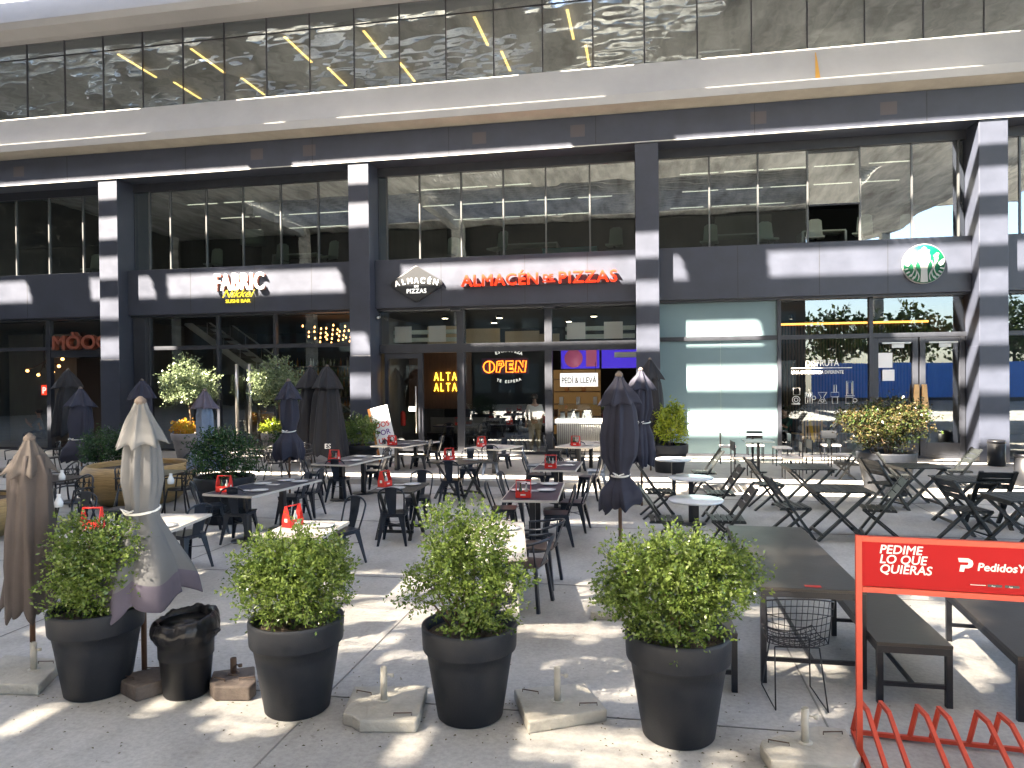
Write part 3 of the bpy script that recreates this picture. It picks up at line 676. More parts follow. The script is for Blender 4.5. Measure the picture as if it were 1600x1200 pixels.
for i, ch in enumerate('TE ESPERA'):
    a = (i-4)*.085; o = text('small_letter', ch, .11, M['litw'], t, (a,-.02,-.32+a*a*.5), extrude=.003, bold=.004); o.rotation_euler = (PI/2, -a*.8, 0)
# yellow neon inside left
t = thing('yellow_neon_letters', 'glowing yellow neon capitals in two rows on the pizza shop side wall', 'neon sign', (-7.02, 23.3, 1.95))
for zz in (0, .36):
    for i, ch in enumerate('ALTA' if zz else 'ALTA'):
        text('letter', ch, .40, M['neony'], t, (i*.21,0,zz), extrude=.01, bold=-.0, sx=.62)
MB().box(-.9,1.3,.05,.09,-.6,1.4).build('panel', M['slatw'], t)
# take-away sign and menu screens
t = sign('takeaway_sign', 'white hanging board with black words over the pizza counter', (-1.95, 21.3, 2.10))
MB().box(-.56,.56,0,.05,0,.40).build('board', M['litw'], t, bevel=.01)
text('letters', 'PEDÍ & LLEVÁ', .25, M['slatk'], t, (-.52,-.006,.10), extrude=.002, bold=.004, sx=.70)
for x in (-.5,.5): MB().tube([(x,.02,.4),(x,.02,.72)],.008).build('hanger', M['black'], t)
for i, x in enumerate((-2.55,-1.32)):
    t = thing('menu_screen', ['violet menu screen with a round pizza picture','violet menu screen with pale photo, right of the pizza one'][i], 'screen', (x, 21.8, 2.62))
    MB().box(0,1.2,0,.06,0,.68).build('casing', M['black'], t); MB().box(.02,1.18,-.004,-.001,.02,.66).build('display', M['screen'], t)
    if i == 0:
        o = MB().lathe([(.28,0),(.28,.004)],24,closed_top=True).build('picture', M['screen2'], t); o.rotation_euler = (PI/2,0,0); o.location = (.4,-.006,.33)
        MB().box(.78,1.1,-.009,-.006,.08,.6).build('price_panel', M['screen2'], t)
    else: MB().box(.4,1.1,-.009,-.006,.34,.5).build('picture', M['officec'], t)
# poster leaning
t = sign('leaning_board', 'tall white poster board with orange edge leaning by the pizza door', (-6.85, 18.6, .125))
o = MB().box(-.25,.25,-.02,.02,0,1.55).build('board', M['paper'], t); o2 = MB().box(-.31,-.251,-.05,.05,0,1.55).build('edge', M['kraft'], t)
for q_, (w_, z_) in enumerate((('DOS',.98),('POR',.76),('UNO',.54))):
    text('letters', w_, .20, M['red'] if q_ != 1 else mat('violet_ink', (.12,.03,.25), .6), t, (-.2,-.024,z_), extrude=.002, bold=.003, sx=.98)
MB().box(-.15,.15,-.024,-.021,.36,.38).build('text_line', M['signd'], t); MB().box(-.12,.12,-.024,-.021,.28,.30).build('text_line', M['signd'], t)
t.rotation_euler = (R_(-6), R_(-14), R_(6))
b = MB(); b.bar((-.3,0.0,.3),(-.42,.25,-.0),.03,.03); b.build('strut', M['wood'], t)
t = sign('lectern_poster', 'black framed stand with pale blue poster by the left window', (-20.6, 18.9, .121))
o = MB().box(-.33,.33,-.02,.02,.45,1.35).build('frame', M['black'], t); MB().box(-.27,.27,-.026,-.021,.51,1.29).build('poster', M['posterb'], t)
text('letters', 'BIENVENIDO', .09, M['offw'], t, (0,-.03,1.08), extrude=.001, align='CENTER')
for x in (-.3,.3): MB().box(x-.02,x+.02,-.02,.02,0,.449).build('leg', M['black'], t)

# ================================================================== INTERIORS
# sushi bar: stair, bar shelf with bottles, counter, hanging bulbs
t = thing('bar_counter', 'wood fronted bar counter inside the sushi bar', 'counter', (-11.2, 23.0, .13))
MB().box(-2.0,2.4,-.3,.3,0,1.05).build('front', M['slatw'], t); MB().box(-2.05,2.45,-.35,.35,1.051,1.10).build('worktop', M['wood'], t)
t = thing('bottle_shelf', 'tall dark back bar shelving behind the counter', 'shelves', (-12.2, 25.0, .13))
for k in range(5): MB().box(-1.5,1.5,-.15,.15,1.2+k*.38,1.23+k*.38).build('shelf', M['wood'], t)
MB().box(-1.55,1.55,.16,.2,0,3.2).build('back_panel', M['black'], t); MB().box(-1.5,1.5,.15,.158,1.28,1.34).build('lit_strip', M['backlit'], t)
rb = random.Random(5); bt = []
for mm in ('bottle','bottlea','bottlec'):
    o = MB().lathe([(.036,0),(.038,.18),(.014,.24),(.014,.31)],8,closed_top=True).build('bottle', M[mm]); bt.append(o); tag(o, cat='bottle')
first = set(); rown = ['lowest','second','middle','fourth','top']
for k in range(5):
    for i in range(22):
        q = rb.choice(bt); o = q if q.name not in first else q.copy()
        if q.name in first: SC.collection.objects.link(o)
        first.add(q.name); o.location = (-12.2-1.4+i*.132+rb.uniform(-.02,.02), 24.95+rb.uniform(-.05,.05), .131+1.23+k*.38); o.scale = (1,1,rb.uniform(.75,1.05))
        kind = {'bottle':'dark green','bottlea':'amber','bottlec':'clear'}[['bottle','bottlea','bottlec'][bt.index(q)]]
        o['label'] = '%s glass bottle on the %s shelf behind the sushi bar' % (kind, rown[k]); o['group'] = '%s bottles, %s shelf' % (kind, rown[k])
t = thing('staircase', 'pale staircase with thin rails seen through the sushi bar glass', 'stairs', (-15.6, 22.6, .13))
s = MB()
for i in range(18): s.box(.34*i*.9-.1, .34*i*.9+.3, 0, 1.4, 4.15-.22*i, 4.2-.22*i)
s.build('treads', M['roomg'], t)
for y in (0,1.4):
    r = MB(); r.bar((-.2,y,4.9),(5.6,y,.9),.03,.05); r.bar((-.2,y,4.3),(5.6,y,.3),.05,.22)
    for i in range(9): r.tube([(.62*i,y,4.75-.425*i),(.62*i,y,4.1-.425*i)],.012,5)
    r.build('railing', M['alum'], t)
for i in range(46):
    c_, r_ = i % 10, i//10
    x, y, z = -10.8+c_*.21+r_*.03, 21.4+r_*.35, 4.1-.10*((c_*7+r_*3) % 5)-.02*r_
    if i == 0:
        bulb0 = MB().lathe([(.0,-.03),(.026,-.02),(.03,0),(.018,.03),(.01,.05)],8).build('hanging_bulb', M['bulb']); o = bulb0
    else: o = bulb0.copy(); SC.collection.objects.link(o)
    o.location = (x, y, z); tag(o, 'tiny amber bulb in the cluster hanging under the sushi bar ceiling', 'light bulb', 'amber bulbs under the sushi bar ceiling')
# low glass mezzanine wall
MB().box(-16.0,-15.0,24.5,24.6,2.6,4.38).build('bar_side_wall', M['roomg'], B)
# pizza shop
t = thing('pizza_counter', 'ribbed grey counter with white top in the right pizza opening', 'counter', (-1.5, 21.55, .13))
MB().box(-1.15,1.15,0,.5,0,.86).build('core', M['black'], t)
rb_ = MB()
for i in range(38): rb_.tube([(-1.13+i*.061,-.012,.03),(-1.13+i*.061,-.012,.85)], .026, 6)
rb_.build('ribbed_front', M['alum'], t)
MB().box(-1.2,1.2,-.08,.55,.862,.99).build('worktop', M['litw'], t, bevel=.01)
MB().box(-1.1,1.1,-.02,0,.992,1.42).build('glass_screen', M['glassc'], t)
MB().box(-1.1,1.1,-.02,.4,1.421,1.435).build('glass_top', M['glassc'], t)
for i, x in enumerate((-2.5,-2.28,-2.06,-1.84)):
    q = thing('white_canister', 'white canister on the pizza counter, '+['leftmost','second','third','fourth']
     [i]+' of the row', 'canister', (x,21.8,1.121), group='canisters on the pizza counter')
    MB().lathe([(.07,0),(.075,.02),(.075,.18)],14,closed_top=True).build('body', M['white'], q); MB().lathe([(.078,.181),(.078,.21),(.02,.22)],14,closed_top=True).build('lid', M['black'], q)
t = thing('pizza_back_shelf', 'lit shelf unit behind the pizza counter', 'shelves', (-2.4, 24.2, .13))
for k in range(4): MB().box(-.7,.9,-.2,.2,.9+k*.42,.93+k*.42).build('shelf', M['wood'], t)
MB().box(-.7,.9,.21,.24,.3,2.5).build('back_panel', M['backlit'], t)
for i in range(8): MB().box(-.66+i*.19,-.54+i*.19,-.12,.12,.931+.42*(i % 3),1.16+.42*(i % 3)).build('box', [M['slatw'],M['paper'],M['kraft']][i % 3], t)
t = thing('cream_soffit', 'cream curved ceiling panels high inside the pizza shop', 'ceiling panel', (-4.6, 23.2, 3.45))
for i, x in enumerate((-2.6,-1.3,.0,.9)): MB().box(x,x+1.15-.25*(i > 2),.0+i*.15,.06+i*.15,0,.68-.10*i).build('panel', M['roomc'], t)
for k, x in enumerate((-7.0,-1.6)):
    t = thing('duct_unit', ['white louvred unit above the open glass door','white louvred unit above the pizza counter'][k], 'air unit', (x, 21.4, 3.45))
    MB().box(-.75,1.3,0,.3,.08,.2).build('lower_louvre', M['officec'], t); MB().box(-.75,1.3,0,.3,.32,.44).build('upper_louvre', M['officec'], t)
    for j in (-.4,.7): MB().box(j-.3,j+.25,-.02,-.001,.06,.56).build('vent', M['paper'], t)
t = thing('wall_extinguisher', 'red extinguisher hanging behind the open glass door', 'fire extinguisher', (-7.5, 21.5, .9))
MB().lathe([(.07,0),(.08,.03),(.08,.40),(.05,.46),(.02,.48)],14).build('cylinder', M['red'], t); MB().tube([(0,0,.48),(.1,-.03,.44),(.12,-.04,.2)],.012).build('hose', M['black'], t)
t = thing('inside_banquette', 'dark bench along the side wall of the pizza shop', 'bench', (-6.2, 22.9, .13))
MB().box(-.9,1.0,-.2,.2,0,.45).build('seat', M['black'], t); MB().box(-.9,1.0,.2,.26,.451,.95).build('backrest', M['roomg'], t)
lm = mat('shop_downlight', (1,.9,.7), .5, emit=(1,.82,.55), es=1.6)
for i, (x, y) in enumerate(((-6.3,22.2),(-4.6,22.6),(-3.0,22.3),(-1.6,22.9),(-5.2,24.6),(-2.6,24.8))):
    t = thing('ceiling_lamp', 'warm ceiling lamp inside the pizza shop, '+['front left','front left of centre','front right of centre','front right','rear left','rear right'][i], 'ceiling light', (x,y,4.30), group='pizza shop ceiling lamps')
    MB().lathe([(.11,.0),(.12,.08)],16,closed_top=True).build('housing', M['black'], t); MB().lathe([(0,-.004),(.10,-.002)],16).build('lens', lm, t)
# cafe: slatted wall, cove light, spots, shelves, armchair with yellow cross
t = thing('slatted_wall', 'brown vertical slat wall inside the cafe with a glowing cove on top', 'wall panelling', (3.7, 23.6, .13))
MB().box(0,4.7,.03,.06,0,3.85).build('backing', M['slatk'], t)
s = MB()
for i in range(52): s.box(i*.09,i*.09+.05,0,.03,0,3.84)
s.build('slats', M['slatw'], t); MB().box(0,4.7,-.04,-.02,3.80,3.86).build('cove_light', M['warm'], t)
for i, x in enumerate((4.1,5.4,6.5,7.6,7.9)):
    t = thing('spotlight', 'small cafe ceiling spotlight, '+['leftmost','second from left','middle','fourth from left','rightmost'][i]+' of five', 'spotlight', (x,21.6+.3*(i % 2),3.98), group='cafe spotlights')
    MB().lathe([(.05,0),(.05,.12)],10,closed_top=True).build('housing', M['black'], t); MB().lathe([(.0,-.01),(.045,-.005)],10).build('lens', M['lamp'], t)
t = thing('wooden_armchair', 'slatted wooden armchair with a yellow strap behind the cafe glass', 'armchair', (4.55, 21.7, .13), .2)
for x in (-.32,.32):
    MB().box(x-.03,x+.03,-.3,.3,.55,.60).build('armrest', M['doorwood'], t)
    for y in (-.27,.27): MB().box(x-.025,x+.025,y-.025,y+.025,0,.549).build('leg', M['wood'], t)
MB().box(-.29,.29,-.28,.28,.36,.42).build('seat', M['wood'], t)
s = MB()
for i in range(7): s.box(-.29+i*.09,-.245+i*.09,-.31,-.285,.43,.98)
s.build('backrest', M['doorwood'], t); MB().bar((-.1,-.34,1.02),(.02,-.34,.35),.08,.01).build('strap', M['yellow'], t)
t = thing('cafe_counter', 'dark green cafe counter far inside behind the doors', 'counter', (6.9, 23.0, .13))
MB().box(-.9,1.2,-.3,.3,0,1.0).build('front', M['dgreen'], t); MB().box(-.95,1.25,-.35,.35,1.001,1.05).build('worktop', M['wood'], t)
for i in range(5): MB().box(-.7+i*.35,-.5+i*.35,-.1,.1,1.051,1.25).build('box', [M['paper'],M['dgreen'],M['slatw']][i % 3], t)
# steak house interior
t = thing('bulb_chandelier', 'branching lamp with round amber bulbs inside the left window', 'lamp', (-21.0, 22.0, 2.9))
MB().tube([(0,0,1.5),(0,0,0)],.02).build('stem', M['black'], t)
for i, (x, z) in enumerate(((-.7,-.1),(-.25,-.25),(.35,-.15),(.6,.05),(.75,.3),(.2,.2))):
    MB().tube([(0,0,.2),(x*.6,0,z+.12),(x,0,z+.05)],.015).build('arm', M['slatw'], t); MB().lathe([(.0,-.06),(.05,-.03),(.055,.0),(.03,.05)],10).build('bulb', M['bulb'], t, loc=(x,0,z))
t = thing('red_square_sign', 'small red square sign with a white letter in the left window', 'sign', (-20.0,20.95,1.95))
MB().box(-.13,.13,0,.02,0,.34).build('board', M['neonr'], t); text('letter','P',.3,M['litw'],t,(-.09,-.01,.06),extrude=.004,bold=.01)
MB().box(-24,-20.9,23.5,23.6,.13,4.2).build('steakhouse_wall', M['roomg'], B); MB().box(-20.8,-19.8,24.5,24.6,1.6,3.9).build('steakhouse_panel', M['roomc'], B)

# ================================================================== FURNITURE BUILDERS
def cafe_chair():
    """pressed steel side chair, sitter faces +y"""
    t = thing('metal_chair', 'black metal chair', 'chair')
    s = MB(); s.prism([(-.18,-.16),(-.15,-.18),(.15,-.18),(.18,-.16),(.19,.17),(.16,.19),(-.16,.19),(-.19,.17)], .435, .455)
    s.prism([(-.165,-.165),(.165,-.165),(.175,.175),(-.175,.175)], .40, .434)
    s.build('seat', M['gun'], t, bevel=.006)
    for sx in (-1,1):
        for sy in (-1,1):
            l = MB(); top = (sx*.150, sy*.150, .43); bot = (sx*.205, sy*(.225 if sy < 0 else .205), .0)
            # folded sheet leg: broad at the top, narrow at the foot
            vs = []
            for (c, wd) in ((top,.085),(((top[0]*.6+bot[0]*.4), (top[1]*.6+bot[1]*.4), .25),.055),(bot,.030)):
                x, y, z = c
                vs += [(x+sx*.014, y+sy*.014, z), (x+sx*.014-sx*wd, y+sy*.014, z), (x+sx*.010-sx*wd, y+sy*.006, z), (x+sx*.002, y+sy*.002, z), (x+sx*.006, y+sy*.010-sy*wd, z), (x+sx*.014, y+sy*.014-sy*wd, z)]
            fs = [(i+6*k, (i+1) % 6+6*k, (i+1) % 6+6*(k+1), i+6*(k+1)) for k in (0,1) for i in range(6)]+[tuple(range(6)), tuple(range(12,18))]
            l.add(vs, fs); l.build('leg', M['gun'], t)
    br = MB(); br.bar((-.17,-.17,.27),(.17,.17,.27),.02,.006); br.bar((-.17,.17,.275),(.17,-.17,.275),.02,.006); br.build('cross_brace', M['gun'], t)
    pts = []
    for i in range(13):
        a = PI*i/12; pts.append((-.185*math.cos(a), -.255-.02*math.sin(a), .74+.105*math.sin(a)))
    pts = [(-.165,-.15,.45),(-.180,-.215,.62)]+pts+[(.180,-.215,.62),(.165,-.15,.45)]
    b = MB(); b.tube(pts, .0125, 6); b.build('back_frame', M['gun'], t)
    p = MB(); p.add([(-.055,-.175,.45),(.055,-.175,.45),(.072,-.235,.65),(.085,-.268,.845),(-.085,-.268,.845),(-.072,-.235,.65),(-.055,-.183,.45),(.055,-.183,.45),(.072,-.243,.65),(.085,-.276,.845),(-.085,-.276,.845),(-.072,-.243,.65)],
      [(0,1,2,5),(5,2,3,4),(7,6,11,8),(8,11,10,9),(0,5,11,6),(5,4,10,11),(1,7,8,2),(2,8,9,3),(4,3,9,10)])
    p.build('splat', M['gun'], t)
    return t
def cafe_armchair():
    t = thing('metal_armchair', 'black metal tub armchair', 'chair')
    s = MB(); s.prism([(-.2,-.17),(-.16,-.2),(.16,-.2),(.2,-.17),(.21,.18),(.17,.2),(-.17,.2),(-.21,.18)], .435, .455); s.build('seat', M['seatw'], t, bevel=.006)
    for sx in (-1,1):
        for sy in (-1,1): MB().bar((sx*.17,sy*.17,.434),(sx*.23,sy*.22,0),.045,.03).build('leg', M['gun'], t)
    pts = [(-.2,.15,.45),(-.265,.18,.66)]+[(-.27*math.cos(PI*i/12), -.10-.20*math.sin(PI*i/12), .69+.05*math.sin(PI*i/12)) for i in range(13)]+[(.265,.18,.66),(.2,.15,.45)]
    b = MB(); b.tube(pts, .014, 6); b.tube([(-.17,-.17,.45),(-.25,-.17,.71)],.01,5); b.tube([(.17,-.17,.45),(.25,-.17,.71)],.01,5); b.build('arm_hoop', M['gun'], t)
    MB().bar((0,-.19,.45),(0,-.30,.735),.13,.006,up=(0,1,0)).build('splat', M['gun'], t)
    return t
def folding_chair():
    t = thing('folding_chair', 'black wooden folding chair', 'chair')
    m = M['blackw']
    for sx in (-1,1):
        MB().bar((sx*.215,.24,.0),(sx*.215,-.33,.88),.030,.058,up=(1,0,0)).build('back_rail', m, t)
        MB().bar((sx*.185,-.27,.0),(sx*.185,.20,.44),.028,.052,up=(1,0,0)).build('leg', m, t)
        MB().box(sx*.185-.014, sx*.185+.014,-.2,.2,.415,.439).build('seat_rail', m, t)
    s = MB()
    for i in range(6): s.box(-.205,.205,-.19+i*.068,-.19+i*.068+.056,.44,.456)
    s.build('seat', m, t, bevel=.003)
    s = MB()
    for zz, hh in ((.60,.075),(.69,.075),(.78,.085)):
        f = lambda z: .24-.57*z/.88
        a = Vector((0,f(zz)+.004,zz)); b = Vector((0,f(zz+hh)+.004,zz+hh)); s.bar(a, b, .41, .014, up=(0,1,0))
    s.build('backrest', m, t)
    MB().bar((-.2,.19,.1),(.2,.19,.1),.03,.018).build('stretcher', m, t)
    return t
def folding_table():
    t = thing('folding_table', 'black wooden folding table', 'table')
    m = M['blackw']; s = MB()
    for i in range(7): s.box(-.35,.35,-.35+i*.1005,-.35+i*.1005+.094,.71,.732)
    s.build('tabletop', m, t, bevel=.003)
    MB().box(-.30,.30,-.32,-.295,.66,.709).build('apron', m, t); MB().box(-.30,.30,.295,.32,.66,.709).build('apron', m, t)
    for sx in (-1,1):
        for d in (-1,1): MB().bar((sx*.27-.02*d,-.31*d,.0),(sx*.27-.02*d,.30*d,.69),.032,.062,up=(1,0,0)).build('leg', m, t)
    for y in (-.25,.25): MB().bar((-.27,y,.08),(.27,y,.08),.025,.04).build('stretcher', m, t)
    return t
def iron_chair():
    t = thing('iron_armchair', 'black cast iron armchair with lattice back', 'chair'); m = M['black']
    s = MB(); s.lathe([(.0,.43),(.21,.43),(.22,.445),(.21,.46),(0,.462)],18); s.build('seat', m, t)
    for sx in (-1,1):
        for sy in (-1,1): MB().tube([(sx*.16,sy*.15,.44),(sx*.19,sy*.18,.25),(sx*.23,sy*.23,0)],.016,5).build('leg', m, t)
        MB().tube([(sx*.21,-.19,.66),(sx*.27,-.02,.68),(sx*.26,.18,.66),(sx*.21,.19,.44)],.014,5).build('armrest', m, t)
    b = MB(); P = lambda u, z: (.24*math.sin(u), -.10-.14*math.cos(u), z)
    b.tube([P(-1.2,.45),P(-1.2,.70)]+[P(-1.2+.2*i,.72+.13*math.sin(PI*i/12)) for i in range(13)]+[P(1.2,.70),P(1.2,.45)],.015,5)
    for i in range(5): b.tube([P(-.9+.45*i,.47),P(-.9+.45*i+.2,.60),P(-.9+.45*i-.1,.70),P(-.9+.45*i,.80)],.008,4)
    for i in range(5): b.tube([P(-.9+.45*i,.47),P(-.9+.45*i-.25,.58),P(-.9+.45*i+.1,.68),P(-.9+.45*i,.78)],.008,4)
    for z in (.52,.62,.72): b.tube([P(-1.15+.23*i,z) for i in range(11)],.009,4)
    b.build('lattice_back', m, t)
    return t
def iron_table():
    t = thing('iron_table', 'dark terrace table', 'table')
    MB().box(-.42,.42,-.38,.38,.70,.725).build('tabletop', M['tabbrown'], t, bevel=.008)
    for sx in (-1,1):
        for sy in (-1,1): MB().tube([(sx*.34,sy*.30,.70),(sx*.32,sy*.28,.4),(sx*.37,sy*.33,0)],.018,5).build('leg', M['black'], t)
    return t
def round_table():
    t = thing('round_table', 'round white marble topped table', 'table')
    MB().lathe([(0,.725),(.35,.725),(.36,.735),(.36,.75),(.35,.757),(0,.757)],40).build('tabletop', M['marble'], t)
    MB().box(-.038,.038,-.038,.038,.03,.724).build('column', M['black'], t)
    MB().lathe([(.24,0),(.24,.015),(.05,.03),(0,.031)],24).build('base', M['black'], t)
    return t
def cushion_chair():
    t = thing('cushioned_chair', 'slim dark chair with white seat', 'chair')
    s = MB(); s.box(-.21,.21,-.2,.2,.42,.47); s.build('seat', M['chairw'], t, bevel=.015)
    for sx in (-1,1):
        for sy in (-1,1): MB().bar((sx*.19,sy*.18,.0),(sx*.19,sy*.18,.419 if sy > 0 else .80),.024,.024).build('leg', M['black'], t)
    MB().box(-.2,.2,-.2,-.175,.60,.80).build('backrest', M['signd'], t, bevel=.006)
    return t
CH, AC, FC, FT, IC, IT, RT, CC = cafe_chair(), cafe_armchair(), folding_chair(), folding_table(), iron_chair(), iron_table(), round_table(), cushion_chair()
def put(proto, px, py, deg, label, group=None, z=0.0):
    g = G(px, py, z); deg += ((px*7+py*13) % 9-4)*1.1; return place(proto, USED, (g[0], g[1], z), R_(deg), label, group)

# ---- caddies, plates
def caddy_():
    t = thing('red_caddy', 'red caddy', 'caddy'); m = M['red']
    b = MB(); b.box(-.10,.10,-.065,-.058,0,.085); b.box(-.10,.10,.058,.065,0,.085); b.box(-.10,.10,-.0579,.0579,0,.006); b.build('tray', m, t)
    for sx in (-1,1):
        o = MB().prism([(-.065,0),(.065,0),(.06,.09),(.018,.24),(-.018,.24),(-.06,.09)], -.003,.003).build('side_panel', m, t); o.rotation_euler = (PI/2,0,PI/2); o.location = (sx*.10,0,0)
        MB().box(sx*.1035-.001,sx*.1035+.001,-.02,.02,.06,.10).build('badge', M['offw'], t)
    MB().tube([(-.10,0,.232),(.10,0,.232)],.009,6).build('handle', m, t)
    MB().box(-.035,.035,-.0672,-.0652,.032,.052).build('badge', M['offw'], t)
    return t
CD = caddy_()
def cruet(mm, nm, lab):
    t = thing(nm, lab, 'bottle'); MB().lathe([(.022,0),(.024,.02),(.024,.10),(.010,.135),(.010,.17)],10,closed_top=True).build('body', M[mm], t)
    MB().lathe([(.012,.171),(.012,.19)],8,closed_top=True).build('cap', M['black'], t); return t
OB, WB = cruet('bottle','oil_bottle','dark oil bottle'), cruet('bottlec','sauce_bottle','clear sauce bottle')
PL = thing('plate', 'white plate', 'plate'); MB().lathe([(0,.004),(.08,.004),(.085,.002),(.135,.016),(.137,.019),(.09,.010),(0,.009)],28).build('dish', M['white'], PL)
NK = thing('napkin', 'folded white napkin with cutlery', 'napkin'); MB().box(-.045,.045,-.10,.10,0,.004).build('cloth', M['paper'], NK); MB().bar((.0,-.08,.007),(.0,.08,.007),.012,.003).build('cutlery', M['steel'], NK)
def dining(name, desc, nl, nr, fr, plates, caddy, cdeg=0, top='tabtop', edge=True, wood=False, zt=.75, nap=2):
    a, b, c = [Vector((*G(*p, zt), 0)) for p in (nl, nr, fr)]
    ux = (b-a); W = ux.length; ux.normalize(); D = (c-b); Dl = D.length; ctr = a+(b-a)/2+D/2
    rz = math.atan2(ux.y, ux.x); W = min(max(W,.62),.95)
    Dl = min(max(Dl,.6), 1.7)
    t = thing(name, desc[0].upper()*0+desc, 'table', (ctr.x, ctr.y, 0), rz)
    MB().box(-W/2,W/2,-Dl/2,Dl/2,zt-.028,zt).build('tabletop', M[top], t, bevel=.002)
    if edge:
        for x0,x1,y0,y1 in ((-W/2-.012,W/2+.012,-Dl/2-.012,-Dl/2-.001),(-W/2-.012,W/2+.012,Dl/2+.001,Dl/2+.012),(-W/2-.012,-W/2-.001,-Dl/2,Dl/2),(W/2+.001,W/2+.012,-Dl/2,Dl/2)):
            MB().box(x0,x1,y0,y1,zt-.03,zt+.001).build('edge_band', M['edge'], t)
    if wood:
        for sx in (-1,1):
            for d in (-1,1): MB().bar((sx*(W/2-.08)-.02*d,-.30*d,0),(sx*(W/2-.08)-.02*d,.28*d,zt-.03),.026,.05,up=(1,0,0)).build('leg', M['blackw'], t)
        for y in (-.22,.22): MB().bar((-W/2+.06,y,.12),(W/2-.06,y,.12),.03,.045).build('stretcher', M['blackw'], t)
    else:
        for yy in ((-Dl/4, Dl/4) if Dl > 1.1 else (0,)):
            MB().box(-.04,.04,yy-.04,yy+.04,.012,zt-.03).build('column', M['black'], t)
            b_ = MB(); b_.lathe([(.24,0),(.24,.010),(.06,.022),(0,.023)],20,c=(0,yy,0)); b_.build('base', M['black'], t)
    cr, sr = math.cos(rz), math.sin(rz)
    def on(x, y): return (ctr.x+x*cr-y*sr, ctr.y+x*sr+y*cr, zt+.0015)
    short = desc.split(' table ', 1)[-1]
    if caddy:
        x, y = caddy; place(CD, USED, on(x*W, y*Dl), rz+R_(cdeg), 'red caddy on the table '+short, 'red caddies on the pizza tables')
        cx, cy, _ = on(x*W, y*Dl); cz = zt+.009
        ca, sa = math.cos(rz+R_(cdeg)), math.sin(rz+R_(cdeg))
        place(OB, USED, (cx-.04*ca, cy-.04*sa, cz), 0, 'oil bottle on the table '+short, 'oil bottles in the caddies')
        place(WB, USED, (cx+.04*ca, cy+.04*sa, cz), 0, 'clear bottle on the table '+short, 'sauce bottles in the caddies')
    nm = {(-1,-1):'near left',(1,-1):'near right',(-1,1):'far left',(1,1):'far right'}
    for k, (x, y) in enumerate(plates):
        q = nm[(1 if x > 0 else -1, 1 if y > 0 else -1)]
        place(PL, USED, on(x*W, y*Dl), 0, '%s plate, table %s' % (q, short), 'white plates on the pizza tables')
        if k < nap: place(NK, USED, on(x*W-.0+(.19 if x < 0 else -.19), y*Dl), rz+PI/2+.1*k, 'napkin by %s plate, table %s' % (q, short), 'napkins on the pizza tables')
    return t
DN = 'dining table '  # sunlit tables get a pale top, the sun painted into its colour
dining('dining_table', DN+'in front of the round dark hedge bush', (341,772),(418,776),(480,749), [(.25,-.25),(-.22,.1),(-.05,.34),(.3,.3)], (-.30,-.36), 10)
dining('dining_table', DN+'beside the two tall black parasols', (504,725),(562,727),(594,712), [(.2,-.1),(-.15,.3),(.3,.35)], (-.20,-.25))
dining('dining_table', DN+'under the leaning poster board', (596,698),(646,700),(670,688), [(.15,-.15),(-.1,.35),(.35,.32)], (-.1,-.28))
dining('wooden_table', DN+'made of dark wood, left of centre', (575,768),(644,769),(671,754), [(.0,-.2),(.2,.22)], (-.38,.05), 75, edge=False, wood=True, top='blackw')
dining('wooden_table', DN+'made of dark wood, in the middle of the terrace', (683,722),(737,727),(751,718), [(.0,-.25),(.22,.25)], (-.30,.0), 80, edge=False, wood=True, top='blackw')
dining('dining_table', DN+'brightly sunlit in front of the neon window', (739,700),(796,703),(804,696), [(.25,-.2)], (-.3,-.1), 75, top='edge')
dining('dining_table', DN+'nearest the front of the middle row of tables', (776,781),(862,782),(888,754), [(-.3,-.02),(.22,.0),(-.22,.36),(.22,.36)], (-.14,-.36))
dining('dining_table', DN+'second in the middle row of tables', (830,734),(896,735),(912,721), [(-.3,.0),(.24,-.02),(.24,.36)], (-.12,-.30))
dining('dining_table', DN+'farthest in the middle row, before the ribbed counter', (880,699),(934,701),(945,689), [(-.3,.0),(.2,.3),(.25,-.2)], (-.05,-.30), top='edge')
dining('dining_table', DN+'sunlit behind the second large planter from left', (407,836),(500,838),(546,815), [(.22,.12)], (-.30,.10), 70, top='edge')
dining('dining_table', DN+'sunlit behind the third large planter from left', (700,872),(790,871),(829,816), [(.24,.28),(-.02,-.18)], None, top='edge')
dining('dining_table', DN+'sunlit behind the grey parasol', (165,838),(262,838),(312,803), [(.25,-.1)], None, top='edge')
g_ = G(145,826,.75); place(CD, USED, (g_[0], g_[1], .7515), .2, 'red bottle caddy on the table behind the leftmost large planter', 'red caddies on the pizza tables')
dining('dining_table', DN+'behind the leftmost large planter', (100,842),(160,843),(190,822), [(-.2,.1)], None, top='edge', nap=0)
CG = 'black metal chairs of the pizza tables'
